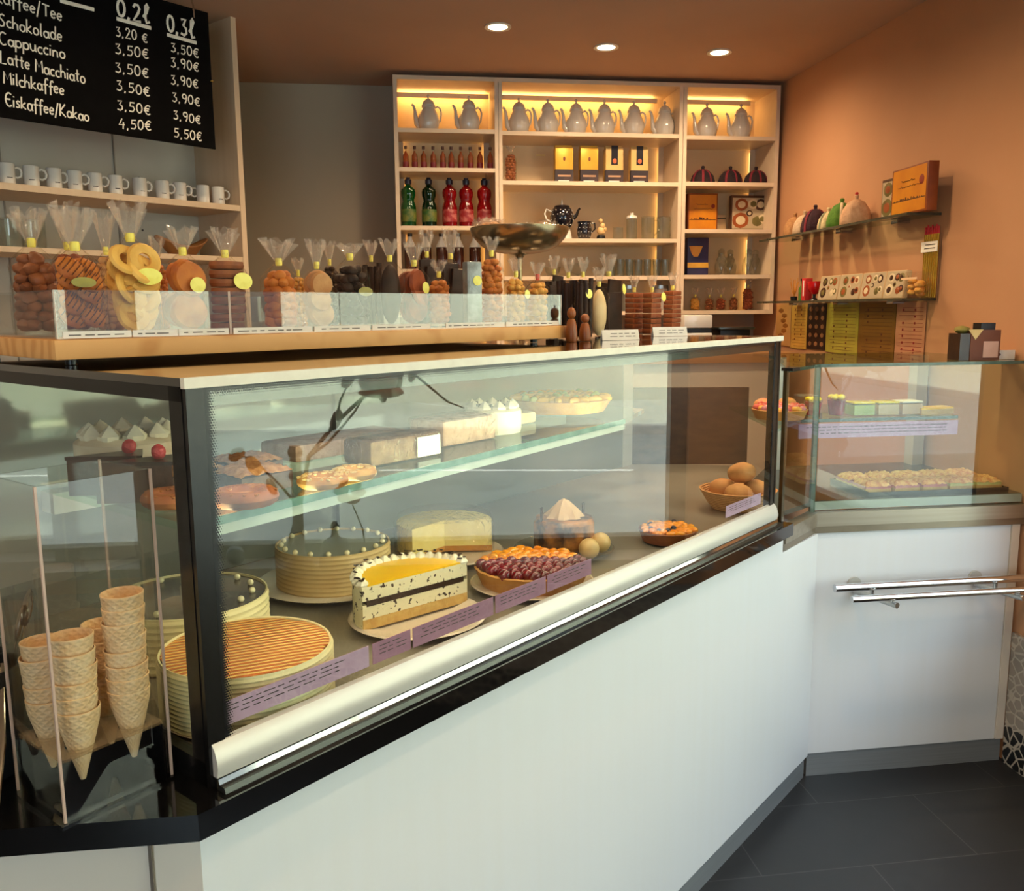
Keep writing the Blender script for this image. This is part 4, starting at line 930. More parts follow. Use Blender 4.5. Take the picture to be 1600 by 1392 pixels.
def biscuit_bag(loc, rz, w, hc, ht, kind, col, label, group='filled biscuit bags', dep=None, tie='y', lab=None, labm=YLAB, frill=1.0, lean=0.0, n=None, name='biscuit_bag', cat='biscuit bag', tiecol=None):
    """clear bag: w wide, filled to hc, ht high to the tip of the frill; biscuits, film, tie and label are its parts"""
    BAGN[0] += 1; rg = random.Random(BAGN[0]*7+1); dp = dep or min(w*.72, .058)
    t = thing(name, label, cat, loc, rz, group); m_ = BIS[col]
    if lean: t.rotation_euler = (lean, 0, rz)
    if kind == 'disc':      # biscuits standing on edge in rows
        r = min(w*.43, .036); lay = max(1, int(round(hc/(1.7*r))))
        for a in range(lay):
            k2 = max(3, int(dp/.012))
            z = r*1.06+.004+a*(hc-2.1*r-.004)/max(1, lay-1) if lay > 1 else r*1.06+.004
            for q in range(3):
                o = MB().lathe([(0, -.006), (r*.8, -.006), (r, -.002), (r*.9, .004), (0, .006)], 18).build('biscuit', m_, t)
                o.location = (rg.uniform(-.06, .06)*w, -dp*.28+q*dp*.28, z+rg.uniform(-.003, .003)); o.rotation_euler = (math.radians(80+rg.uniform(-14, 14)), rg.uniform(-.3, .3), rg.uniform(-.5, .5))
    elif kind == 'stack':   # flat stack
        k2 = max(3, int(hc/.013)); hh = hc/k2
        for a in range(k2):
            o = MB().lathe([(0, 0), (w*.40, 0), (w*.44, hh*.4), (w*.42, hh*.85), (0, hh*.98)], 22).build('biscuit', m_, t)
            o.location = (rg.uniform(-.03, .03)*w, rg.uniform(-.03, .03)*w, a*hh+.001); o.scale = (1, min(1, dp/w*1.1), 1)
    elif kind == 'square':
        k2 = max(3, int(hc/.013)); hh = hc/k2
        for a in range(k2):
            o = MB().span((-w*.42, -dp*.42, hh*.04), (w*.42, dp*.42, hh*.94), bev=.002).build('biscuit', m_, t); o.location = (rg.uniform(-.02, .02)*w, 0, a*hh+.001); o.rotation_euler = (0, 0, rg.uniform(-.05, .05))
    elif kind == 'ring':
        r = min(w*.25, .030)
        for a in range(n or 12):
            mb = MB(); mb.grid(lambda u, v: ((r+.46*r*math.cos(6.2832*v))*math.cos(6.2832*u), (r+.46*r*math.cos(6.2832*v))*math.sin(6.2832*u), .26*r*math.sin(6.2832*v)), 18, 8, closed=True)
            o = mb.build('biscuit', m_, t); z = r*1.5+(a//2)*(hc-2.6*r)/max(1, ((n or 12)//2-1))
            o.location = ((-1 if a % 2 else 1)*w*.16+rg.uniform(-.003, .003), -dp*.12+rg.uniform(-.01, .01), z); o.rotation_euler = (math.radians(68+rg.uniform(-15, 15)), rg.uniform(-.4, .4), rg.uniform(-.5, .5))
    elif kind == 'stick':
        for a in range(n or 7):
            x = (-.36+.72*((a % 4)/3))*w; y = (-.25+.4*(a//4))*dp
            o = MB().tube([(0, 0, .004), (0, 0, hc*.5), (0, 0, hc*rg.uniform(.9, 1.0))], [w*.13]*3, 10).build('biscuit', m_, t); o.location = (x, y, 0); o.rotation_euler = (rg.uniform(-.05, .05), rg.uniform(-.06, .06), 0)
    elif kind == 'stripe':  # oblong drizzled biscuits leaning over
        for a in range(n or 8):
            lx = w*.46
            o = MB().ball((0, 0, 0), (lx*.6, .017, .008), 2, rough=.03, rng=rg).build('biscuit', m_, t)
            z = .027+(a//2)*(hc-.045)/max(1, ((n or 8)//2-1)); o.location = ((-1 if a % 2 else 1)*w*.16, -dp*.2+.004*(a % 3), z); o.rotation_euler = (math.radians(62), math.radians(34), rg.uniform(-.3, .3))
            mb = MB()
            for q in range(5): mb.tube([(-lx*.42+q*lx*.2, -.012, .0078), (-lx*.38+q*lx*.2, .0, .0092), (-lx*.36+q*lx*.2, .012, .0078)], .0009, 5)
            mb.build('drizzle', DRIZ, o)
    elif kind == 'lump':
        per = 6; r0 = w*.21; nl = max(2, int(round((hc-.6*r0)/(r0*1.05)))); k2 = 0
        for q in range(nl):
            z = r0*1.02+(hc-1.9*r0)*q/(nl-1); top = q == nl-1; m2 = 3 if top else per
            for j in range(m2):
                r = r0*rg.uniform(.85, 1.08); ang = j*6.2832/m2+q*.7+rg.uniform(-.2, .2); k_ = .16 if top else .27
                MB().ball((w*k_*math.cos(ang), dp*k_*math.sin(ang), z+rg.uniform(-.1, .1)*r), (r, r*.85, r*.68), 2, rough=.09, rng=rg, M=Matrix.Rotation(rg.uniform(-.9, .9), 4, 'X') @ Matrix.Rotation(rg.random()*3, 4, 'Z')).build('biscuit', m_, t); k2 += 1
    elif kind == 'slab':    # one large chocolate shape
        for q in range(6):
            hq = hc*rg.uniform(.72, .98); o = MB().span((-w*.38, -.004, 0), (w*.38, .004, hq), bev=.0015).build('chocolate_bar', m_, t); o.location = (rg.uniform(-.05, .05)*w, -dp*.36+q*dp*.14, .003); o.rotation_euler = (rg.uniform(-.05, .05), rg.uniform(-.10, .10), rg.uniform(-.12, .12))
    elif kind == 'oval':
        MB().ball((0, 0, hc*.5+.002), (w*.42, dp*.25, hc*.48), 3).build('chocolate_bar', m_, t)
    elif kind == 'stollen':
        MB().ball((0, 0, hc*.48+.002), (w*.42, dp*.42, hc*.48), 3, rough=.02, rng=rg).build('loaf', m_, t)
    # film
    def prof(u, v):
        a = 2*math.pi*u; tz = hc*1.0; neck = tz+w*.18; z = v*ht
        c_, s_ = math.cos(a), math.sin(a); q = 4.0
        sup = (abs(c_)**q+abs(s_)**q)**(-1/q)
        sh = .80*tz
        if z < sh: k_ = 1.0-.02*(z/sh)**3; rx, ry = w*.5*k_, dp*.5*k_; f = sup*(.97+.03*math.sin(7*a+z*60))
        elif z < neck:
            b = (z-sh)/(neck-sh); b2 = b*b*(3-2*b)*.5+b*b*.5; k_ = (1-b2)*(.98)+b2*.16; b = b2; rx, ry = w*.5*k_, (dp*.5*(1-b)+w*.08*b); f = (sup*(1-b)+b)*(1+.07*math.sin(9*a+BAGN[0])*min(1, 2*b))
        else:
            b = (z-neck)/max(1e-4, ht-neck); k_ = .16+.50*frill*b**.8; rx, ry = w*.5*k_, w*.5*k_*.55; f = 1+.30*b*math.sin(11*a+BAGN[0])+.12*math.sin(17*a+3*v)
        dz = 0
        if z > neck: dz = (z-neck)*.14*math.sin(5*a+BAGN[0]*1.3)
        return (rx*c_*f, ry*s_*f, max(.0006, z+dz))
    nv = 26; mb = MB(); mb.grid(prof, 44, nv, closed=True)
    neckz = hc+w*.18
    for f in mb.bm.faces: f.material_index = 1 if f.calc_center_median().z > neckz else 0
    mb.build('film', [CELLO, CELLOTOP], t, sharp=50)
    if tie:
        tm = tiecol or YEL
        MB().lathe([(w*.082, neckz-.0065), (w*.090, neckz-.003), (w*.090, neckz+.003), (w*.082, neckz+.0065)], 18).build('tie_band', tm, t)
    if lab:
        lx, lz, lw, lh = lab
        o = MB().lathe([(0, 0), (1, 0), (1, .0006), (0, .0006)], 26, M=Matrix.Diagonal((lw/2, lh/2, 1, 1))).build('label', labm, t)
        o.location = (lx, -dp*.5-.0015, lz); o.rotation_euler = (math.radians(84), 0, rg.uniform(-.15, .1))
    return t
def bag_px(xc, wpx, yct, ytip, tpl, kind, col, label, zb=ZT+.0048, on=None, **kw):
    """place a bag whose middle, fill height and tip are known on the upright plane t = tpl of the case frame"""
    v = onT(xc, yct, tpl); loc = CF(v.x, tpl, zb); dpt = depth(CF(v.x, tpl, v.z))
    tip = onT(xc, ytip, tpl).z
    w = wpx*dpt/FPX; hc = max(.02, v.z-zb); ht = max(hc+w*.35, tip-zb)
    if 'lab' in kw and kw['lab']:
        lx, ly, lw, lh = kw['lab']; q = onT(lx, ly, tpl)
        kw['lab'] = ((q.x-v.x)*.80, q.z-zb, lw*dpt/FPX*1.05, lh*dpt/FPX)
    return biscuit_bag(loc, PHI-.12, w*.95, hc, ht, kind, col, label, **kw)
GB = 'biscuit bags on the pine board'
bag_px(106, 60, 395, 322, .60, 'lump', 'redbrown', 'tall bag of reddish biscuits behind the drizzled-biscuit bag', group=GB, n=16)
bag_px(50, 74, 392, 330, .52, 'lump', 'brown', 'big bag of rough brown biscuits at the end of the pine board', group=GB, n=18)
bag_px(166, 46, 400, 335, .58, 'lump', 'tan', 'bag of tan biscuits behind the lemon ring bag', group=GB, n=12)
bag_px(118, 86, 400, 330, .405, 'stripe', 'orange', 'bag of oblong biscuits with dark drizzle and an olive label', group=GB, n=10, lab=(120, 442, 36, 16), labm=mat('olive_label', (150, 140, 40), .35, noise=(30, (120, 112, 30), .4, .7)))
bag_px(204, 80, 385, 320, .415, 'ring', 'lemon', 'tall bag of pale yellow ring biscuits with an oval yellow label', group=GB, n=14, lab=(224, 433, 38, 26))
bag_px(246, 34, 412, 372, .55, 'lump', 'orange', 'narrow bag of orange biscuits wedged behind the ring biscuits', group=GB, n=9)
bag_px(286, 70, 405, 357, .42, 'disc', 'orange', 'bag of large round orange biscuits with a yellow corner label', group=GB, lab=(300, 446, 24, 24))
bag_px(352, 66, 408, 360, .435, 'stack', 'brown', 'bag of dark brown biscuits with a round pale yellow label', group=GB, lab=(371, 440, 30, 26))
bag_px(436, 62, 420, 376, .44, 'lump', 'orange', 'bag of orange nut biscuits with a wide clear frill, standing alone', group=GB, n=16, frill=1.5)
bag_px(466, 30, 432, 405, .56, 'lump', 'gold', 'small golden bag tucked behind the orange nut biscuits', group=GB, n=8)
bag_px(495, 48, 423, 378, .44, 'disc', 'tan', 'bag of layered tan biscuits next to the dark chocolate bag', group=GB)
bag_px(515, 30, 415, 380, .58, 'lump', 'choc', 'small dark bag behind the tan layered biscuits', group=GB, n=8)
bag_px(547, 62, 412, 382, .44, 'lump', 'choc', 'wide bag of dark chocolate pieces with an olive label', group=GB, n=14, lab=(560, 456, 24, 14), labm=MATS['olive_label'])
bag_px(580, 34, 410, 378, .56, 'stick', 'choc', 'bag of dark chocolate sticks behind the oval chocolate', group=GB)
bag_px(609, 48, 412, 376, .44, 'oval', 'choc', 'bag holding one black oval chocolate disc', group=GB)
bag_px(647, 50, 420, 382, .44, 'disc', 'redbrown', 'bag of red-brown biscuits with two yellow price tags', group=GB, lab=(655, 450, 12, 18))
bag_px(667, 36, 404, 362, .52, 'slab', 'choc', 'tall bag with a dark chocolate slab behind the red-brown biscuits', group=GB)
bag_px(686, 42, 436, 408, .42, 'lump', 'orange', 'low bag of orange biscuits in front of the dark slab bags', group=GB, n=10)
bag_px(704, 42, 408, 362, .50, 'slab', 'choc', 'second tall dark chocolate slab bag, beside the silver packet', group=GB)
t = thing('silver_packet', 'tall silver foil packet with a yellow sticker standing in the acrylic tray', 'packet', CF(onT(738, 450, .335).x, .335, ZT+.0048), PHI-.35)
MB().span((-.017, -.011, 0), (.017, .011, .128), bev=.003).build('foil', SILV, t); MB().lathe([(0, 0), (.010, 0), (.010, .0006), (0, .0006)], 24, M=Matrix.Translation((.006, -.0115, .09)) @ Matrix.Rotation(math.radians(90), 4, 'X')).build('sticker', YLAB, t)
bag_px(768, 42, 403, 372, .345, 'lump', 'orange', 'tall bag of glossy orange biscuits beside the silver packet', group=GB, n=16)
bag_px(806, 38, 435, 405, .315, 'lump', 'gold', 'low bag of golden biscuit crumbs past the tall orange bag', group=GB, n=12, lab=(815, 460, 10, 14))
bag_px(840, 40, 440, 412, .295, 'lump', 'gold', 'low golden biscuit bag tied with a red ribbon', group=GB, n=12, tiecol=REDR)
bag_px(866, 30, 430, 402, .45, 'slab', 'choc', 'dark chocolate bag behind the red-ribbon bag', zb=CT+.0008, group=GB)
GC = 'bags standing on the mirror top'
Z0 = CT+.0008
bag_px(888, 34, 436, 406, .37, 'stick', 'choc', 'bag of black chocolate sticks just past the acrylic tray', zb=Z0, group=GC)
bag_px(911, 30, 434, 404, .33, 'stick', 'choc', 'bag of dark sticks with a round yellow sticker behind the wooden figures', zb=Z0, group=GC, lab=(912, 459, 13, 15))
bag_px(936, 36, 450, 420, .36, 'stollen', 'cream', 'bag with a pale tapering cream roll beside the dark bags', zb=Z0, group=GC)
bag_px(951, 46, 436, 400, .46, 'slab', 'choc', 'wide black bag with a side sticker behind the cream roll', zb=Z0, group=GC, lab=(963, 452, 8, 16))
bag_px(991, 30, 458, 432, .45, 'square', 'leb', 'stack of square gingerbread in film behind the first price card', zb=Z0, group=GC)
bag_px(1019, 31, 458, 432, .385, 'square', 'leb', 'middle stack of gingerbread with a yellow label between the price cards', zb=Z0, group=GC, lab=(1028, 464, 10, 14))
bag_px(1051, 30, 455, 428, .44, 'square', 'leb', 'last stack of gingerbread in film, next to the lit shelf divider', zb=Z0, group=GC)
# wooden figures and price cards
WOODF = mat('turned_wood', (160, 90, 38), .35, noise=(14, (128, 66, 24), .35, .7), stretch=(3, 3, .6))
for i, (x, y0, y1, tt) in enumerate(((893, 480, 533, .24), (914, 490, 533, .235))):
    v = onT(x, y0, tt); h_ = v.z-CT
    t = thing('wooden_figure', ['taller turned wooden pear-shaped figure at the end of the pine board', 'shorter turned wooden pear-shaped figure beside the cream roll'][i], 'figurine', CF(v.x, tt, CT+.0006), 0, 'turned wooden figures')
    r = .0125
    MB().lathe([(0, 0), (r*.9, 0), (r*1.05, h_*.1), (r, h_*.35), (r*.72, h_*.6), (r*.5, h_*.66)], 24).build('body', WOODF, t)
    MB().ball((0, 0, h_*.82), (r*.78, r*.78, h_*.17), 3).build('head', WOODF, t)
    MB().tube([(0, 0, h_*.97), (.002, 0, h_*1.06)], .0016, 6).build('stalk', mat('stalk_brown', (60, 36, 18), .7, noise=(20, (72, 44, 22), .4, .7)), t)
for i, (xa, xb, y0, y1) in enumerate(((951, 990, 512, 529), (1031, 1065, 508, 522))):
    tt = .20 if i == 0 else .24
    a, b = onT(xa, y1, tt), onT(xb, y1, tt); w = (b.x-a.x)*1.0; hh = .024
    t = thing('price_card', ['white folded price card in front of the first gingerbread stack', 'white folded price card in front of the last gingerbread stack'][i], 'price card', CF((a.x+b.x)/2, tt, CT+.0006), PHI-.5, 'price cards on the mirror top')
    Mx = Matrix.Rotation(-.28, 4, 'X')
    MB().span((-w*.45, 0, 0), (w*.45, .0008, hh), M=Mx).build('front_leaf', PAPER, t)
    MB().span((-w*.45, .0128, 0), (w*.45, .0136, hh), M=Matrix.Translation((0, .0, 0)) @ Matrix.Translation((0, .0132, 0)) @ Matrix.Rotation(.28, 4, 'X') @ Matrix.Translation((0, -.0132, 0))).build('rear_leaf', PAPER, t)
    mb = MB(); prints(mb, -w*.30, w*.36, .006, .019, -.0005, random.Random(i), 2, .9, 0, .0004); bmesh.ops.transform(mb.bm, matrix=Mx, verts=mb.bm.verts); mb.build('print', INK, t)

# brass bowl on a foot, filled with small wrapped sweets
by = 2.35; bl = onY(812, 372, by); 
t = thing('brass_bowl', 'wide shallow brass bowl on a tall foot rising behind the biscuit bags', 'bowl', (bl.x, by, CT+.0006))
zr = onY(812, 357, by).z-CT; R0 = (onY(889, 360, by).x-onY(736, 360, by).x)/2; zb_ = onY(812, 397, by).z-CT
BRASS = mat('aged_brass', (176, 156, 120), .24, .9, noise=(6, (140, 118, 84), .35, .7))
MB().lathe([(0, zb_), (R0*.34, zb_+.001), (R0*.58, zb_+.007), (R0*.78, zb_+.020), (R0*.92, zb_+.040), (R0*.985, zr-.010), (R0, zr), (R0*.985, zr+.001), (R0*.96, zr-.008), (R0*.90, zb_+.044), (R0*.76, zb_+.025), (R0*.56, zb_+.012), (0, zb_+.006)], 64).build('dish', BRASS, t)
MB().lathe([(0, 0), (.06, 0), (.062, .006), (.03, .014), (.008, .03), (.006, zb_*.5), (.009, zb_*.55), (.006, zb_*.6), (.006, zb_-.014), (.014, zb_-.004), (.03, zb_+.002), (0, zb_+.002)], 32).build('foot', BRASS, t)
rg = random.Random(4)
for i in range(9):
    a = rg.random()*6.28; q = rg.uniform(.1, .75)*R0
    if i < 3: a = 3.3+i*.25; q = R0*.72
    loc = Vector((bl.x+q*math.cos(a), by+q*math.sin(a)*.8, CT+zb_+.028+.032*(q/R0)**2))
    s_ = thing('wrapped_sweet', f'{ORD[i]} small film-wrapped biscuit in the brass bowl counted round the rim', 'sweet', loc, a, 'wrapped biscuits in the brass bowl')
    MB().ball((0, 0, .024), (.019, .015, .011), 2, rough=.05, rng=rg).build('biscuit', BIS['gold' if i % 2 else 'tan'], s_)
    MB().lathe([(.004, -.034), (.020, -.030), (.004, -.020), (.020, -.006), (.020, .006), (.004, .020), (.020, .030), (.006, .036)], 16, wob=lambda q_, kk: 1+.2*math.sin(5*q_+kk), M=Matrix.Translation((0, 0, .024)) @ Matrix.Rotation(1.57, 4, 'Y')).build('film', CELLOTOP, s_)

# ================================================================== cone holder on the black ledge
hz = ZSL
pa, pb, pc = onZ(103, 1292, hz), onZ(269, 1215, hz), onZ(33, 1250, hz)
ex = (pb-pa); ex.z = 0; wx = ex.length; ex.normalize(); ang = math.atan2(ex.y, ex.x)
ey = Vector((-ex.y, ex.x, 0)); wy = .112
hl = pa+Vector((0, 0, .0004))
H_ = thing('cone_holder', 'tall clear acrylic cone holder with black lower box on the granite ledge', 'cone holder', hl, ang)
hh = .375; zp = .0725; hw = .0035
MB().span((-.006, -.006, 0), (wx+.006, wy+.006, .004)).build('base_sheet', ACRYL, H_)
MB().span((0, 0, .004), (wx, hw, hh)).build('front_wall', ACRYL, H_); MB().span((0, wy-hw, .004), (wx, wy, hh)).build('rear_wall', ACRYL, H_)
MB().span((0, hw, .004), (hw, wy-hw, hh)).build('side_wall', ACRYL, H_); MB().span((wx-hw, hw, .004), (wx, wy-hw, hh)).build('side_wall', ACRYL, H_)
mb = MB()
for x in (0, wx-.001):
    for y in (0, wy-.001): mb.span((x-.0012, y-.0012, .004), (x+.0012, y+.0012, hh))
for q, (x, y) in enumerate(((0, 0), (wx, 0), (0, wy), (wx, wy))): MB().span((x-.0013, y-.0013, .004), (x+.0013, y+.0013, hh)).build('corner_edge', ACRYLEDGE, H_)
mb.bm.free()
SMOKY = glass('smoky_plate', (236, 228, 214), 1.6, film=.3, filmcol=(206, 186, 156))
MB().span((hw+.001, wy-hw-.003, .0045), (wx-hw-.001, wy-hw-.001, zp-.004)).build('black_liner', BLACK, H_)
MB().span((wx-hw-.003, hw+.002, .0045), (wx-hw-.001, wy-hw-.004, zp-.004)).build('black_liner', BLACK, H_)
MB().span((hw+.001, hw+.002, .0045), (wx-hw-.004, wy-hw-.004, .007)).build('black_liner', BLACK, H_)
def conemat():
    M = bpy.data.materials.new('waffle_cone'); M.use_nodes = True; n = M.node_tree.nodes; l = M.node_tree.links; b = n['Principled BSDF']
    b.inputs['Roughness'].default_value = .65
    tc = n.new('ShaderNodeTexCoord'); sx = n.new('ShaderNodeSeparateXYZ'); l.new(tc.outputs['Object'], sx.inputs[0])
    def mth(op, a, c=None):
        q = n.new('ShaderNodeMath'); q.operation = op
        for i, v in enumerate((a, c)):
            if v is None: continue
            if isinstance(v, (int, float)): q.inputs[i].default_value = v
            else: l.new(v, q.inputs[i])
        return q.outputs[0]
    at = mth('MULTIPLY', mth('ARCTAN2', sx.outputs[1], sx.outputs[0]), 14)
    zz = mth('MULTIPLY', sx.outputs[2], 760)
    w1 = mth('SINE', mth('ADD', at, zz)); w2 = mth('SINE', mth('SUBTRACT', at, zz))
    hgt = mth('MAXIMUM', w1, w2)
    no = n.new('ShaderNodeTexNoise'); no.inputs['Scale'].default_value = 60; l.new(tc.outputs['Object'], no.inputs[0])
    r = n.new('ShaderNodeValToRGB'); r.color_ramp.elements[0].color = lin((246, 206, 152)); r.color_ramp.elements[1].color = lin((250, 222, 180)); r.color_ramp.elements[0].position = .3; r.color_ramp.elements[1].position = .7
    l.new(no.outputs[0], r.inputs[0]); l.new(r.outputs[0], b.inputs['Base Color'])
    bp = n.new('ShaderNodeBump'); bp.inputs['Strength'].default_value = .4; bp.inputs['Distance'].default_value = .001; l.new(hgt, bp.inputs['Height']); l.new(bp.outputs[0], b.inputs['Normal']); return M
CONE = conemat()
cr, cl = .0235, .087
cone0 = MB().lathe([(0, 0), (.003, .001), (.0143, .0425), (.0212, cl-.018), (.0226, cl-.011), (.0230, cl-.004), (cr, cl-.002), (cr, cl), (cr-.0012, cl+.0004), (cr-.0016, cl-.004), (.0205, cl-.018), (.0130, .0425), (.0015, .006), (0, .005)], 40, wob=lambda a, kk: 1+.006*math.sin(3*a)).build('ice_cream_cone', CONE)
stacks = [((130, 1165), 6, .0166, 'front stack nearest the holder corner'), ((203, 1128), 8, .0166, 'tallest stack beside the case glass'), ((78, 1150), 5, .0168, 'rear stack by the metal spoons'), ((165, 1100), 5, .0168, 'rear stack half hidden behind the tallest')]
mb = MB(); cells = []
cells_c = []
for (px, nn, dz, nm) in stacks:
    q = onZ(px[0], px[1], hz+zp)-hl; cells_c.append((min(wx-.0285, max(.0285, q.dot(ex))), .0285 if 'front' in nm or 'tallest stack' in nm else wy-.030))
xm = (cells_c[0][0]+cells_c[1][0])/2
for ci_, (cx_, cy_) in enumerate(cells_c):
    oth = [c for j, c in enumerate(cells_c) if j != ci_ and (c[0] < xm) == (cx_ < xm)][0]
    x0_, x1_ = (hw, xm) if cx_ < xm else (xm, wx-hw); ym = (cy_+oth[1])/2
    y0_, y1_ = (hw, ym) if cy_ < oth[1] else (ym, wy-hw)
    nn_ = 40; inn = []; out = []
    for i in range(nn_):
        a = 2*math.pi*i/nn_; dx, dy = math.cos(a), math.sin(a)
        tt_ = min([(x1_-cx_)/dx if dx > 1e-6 else 9, (x0_-cx_)/dx if dx < -1e-6 else 9, (y1_-cy_)/dy if dy > 1e-6 else 9, (y0_-cy_)/dy if dy < -1e-6 else 9])
        inn.append((cx_+.0158*dx, cy_+.0158*dy)); out.append((cx_+max(.0162, tt_)*dx, cy_+max(.0162, tt_)*dy))
    for z_ in (zp, zp-.003):
        A_ = [mb.bm.verts.new((x, y, z_)) for x, y in inn]; B_ = [mb.bm.verts.new((x, y, z_)) for x, y in out]
        for i in range(nn_): mb.bm.faces.new((A_[i], A_[(i+1) % nn_], B_[(i+1) % nn_], B_[i]))
mb.build('cone_plate', SMOKY, H_)
first = True
for (px, nn, dz, nm) in stacks:
    c_ = cells_c[[s__[3] for s__ in stacks].index(nm)]; v = hl+ex*c_[0]+ey*c_[1]
    for i in range(nn):
        z = hz+zp-.0425+i*dz
        o = cone0 if first else cone0.copy()
        if not first: COL.objects.link(o)
        first = False
        o.location = (v.x+random.Random(i+nn).uniform(-.0005, .0005), v.y, z); o.rotation_euler = (random.Random(i*3+nn).uniform(-.02, .02), random.Random(i*5+nn).uniform(-.02, .02), i*1.1)
        tag(o, f'waffle cone in the {nm}, ' + ('lowest, tip through the plate' if i == 0 else 'topmost' if i == nn-1 else f'{ORD[i]} from the bottom'), 'ice cream cone', 'stacked waffle cones')

# metal spoons and tongs beside the holder
pj = onZ(-12, 1235, hz)
t = thing('spoon_jar', 'dark steel jar with spoons and tongs partly cut by the picture edge', 'jar', (pj.x-.03, pj.y+.05, hz+.0004), 0)
MB().lathe([(0, 0), (.045, 0), (.048, .004), (.048, .13), (.046, .132), (.045, .128), (.044, .006), (0, .005)], 40).build('jar_wall', mat('jar_steel', (92, 94, 94), .2, .85, noise=(10, (74, 76, 76), .3, .7)), t)
jx, jy = pj.x-.03, pj.y+.05
SPOON = mat('polished_spoon', (196, 186, 170), .14, 1, noise=(8, (176, 166, 150), .3, .7))
sp = [(.040, .036, .205, .05), (.044, .012, .185, .3), (.034, -.030, .17, .5), (.006, .046, .23, -.2), (-.024, .024, .21, .1)]
for i, (dx, dy, hz2, tw) in enumerate(sp):
    bx_, by_ = .018*math.cos(i*1.26), .018*math.sin(i*1.26)
    s_ = thing('spoon', ['steel spoon leaning towards the cone holder', 'short steel spoon leaning over the jar rim', 'low steel spoon at the near side of the jar', 'longest steel spoon in the dark jar', 'upright spoon in the middle of the jar'][i], 'spoon', (jx+bx_, jy+by_, hz+.008), tw, 'spoons in the steel jar')
    e = Vector((dx, dy, hz2)); e.rotate(Euler((0, 0, -tw)))
    MB().tube([(0, 0, 0), e*.5, e*.8], [.0022, .002, .0018], 8, flat=.6).build('handle', SPOON, s_)
    dn = e.normalized(); MB().ball(e*.9, (.013, .004, .024), 2, M=dn.to_track_quat('Z', 'Y').to_matrix().to_4x4()).build('bowl', SPOON, s_)
q0, q1 = onZ(-22, 1300, hz+.002), None
t = thing('leaning_tongs', 'long shiny steel tongs leaning beside the cone holder at the picture edge', 'tongs', (q0.x, q0.y, hz+.0005))
q1 = Vector((jx+.052, jy-.0, hz+.135))-Vector((.02, 0, 0))-Vector(t.location)
for k_ in (0, 1): MB().tube([(.010*k_, -.004*k_, .003), q1*.5+Vector((.010*k_, -.003*k_, 0)), q1], [.003, .0035, .003], 8, flat=.5).build('arm', SPOON, t)
# clear straws behind
t = thing('straw_glass', 'clear tumbler with clear plastic sticks behind the cone holder', 'glass', (onZ(88, 1120, hz).x-.035, onZ(88, 1120, hz).y+.02, hz+.0004))
MB().lathe([(0, 0), (.026, 0), (.030, .10), (.0285, .10), (.025, .004), (0, .004)], 28).build('tumbler', GLASSWARE, t)
for i in range(5): MB().tube([(.01*math.cos(i*1.25), .01*math.sin(i*1.25), .005), (.024*math.cos(i*1.25), .022*math.sin(i*1.25), .205-.012*i)], .0028, 8).build('stick', GLASSWARE, t)
# ================================================================== things on the lit shelf
def lathe_thing(): pass
YF = YS+.10
GLZ = mat('pot_porcelain', (206, 200, 190), .2, coat=.3, noise=(6, (198, 192, 181), .3, .8))
def make_pot():
    t = thing('coffee_pot', 'x', 'coffee pot', (0, 0, 0)); h = .118
    MB().lathe([(0, 0), (.032, 0), (.035, .004), (.041, .02), (.045, .038), (.042, .058), (.033, .080), (.026, .094), (.028, .099), (.026, .101), (0, .101)], 36, wob=lambda a, k_: 1+.02*math.sin(12*a)*(k_ in (3, 4, 5, 6))).build('body', GLZ, t)
    l_ = MB().lathe([(0, .1005), (.027, .1005), (.028, .104), (.022, .118), (.012, .126), (.006, .129), (0, .130)], 30).build('lid', GLZ, t)
    MB().lathe([(0, .129), (.005, .129), (.0035, .134), (.007, .139), (.004, .145), (0, .147)], 16).build('knob', GLZ, l_)
    MB().tube([(-.036, 0, .020), (-.049, 0, .036), (-.053, 0, .060), (-.055, 0, .084), (-.061, 0, .102), (-.068, 0, .107)], [.013, .0115, .0085, .0065, .005, .0045], 12).build('spout', GLZ, t)
    MB().tube([(.027, 0, .094), (.038, 0, .100), (.047, 0, .094), (.0525, 0, .078), (.051, 0, .062), (.048, 0, .046), (.041, 0, .036)], .0036, 8).build('handle', GLZ, t)
    return t
pots = [(670, 0), (733, 0), (811, 1), (856, 1), (900, 1), (944, 1), (990, 1), (1038, 1), (1104, 2), (1157, 2)]
nm = [['white coffee pot nearest the passage on the top shelf', 'white coffee pot beside the divider in the two-pot end bay'], ['{} white coffee pot from the passage side in the row of six'], ['white coffee pot near the divider in the bay by the peach wall', 'white coffee pot nearest the peach wall']]
pot0 = make_pot(); pot0.scale = (1.1, 1.1, 1.13); KIDS[pot0.name] = kids(pot0); ci = {0: 0, 1: 0, 2: 0}
for i, (x, b) in enumerate(pots):
    z = SHZ[b][0]; p = onY(x, 200, YF); lb = nm[b][0].format(ORD[ci[b]]) if b == 1 else nm[b][ci[b]]; ci[b] += 1
    loc = (p.x, YF, z+.0004)
    if i == 0: pot0.location = loc; pot0['label'] = lb; pot0['group'] = 'white coffee pots on the top shelf'
    else: dup(pot0, loc, 0, lb, 'white coffee pots on the top shelf')
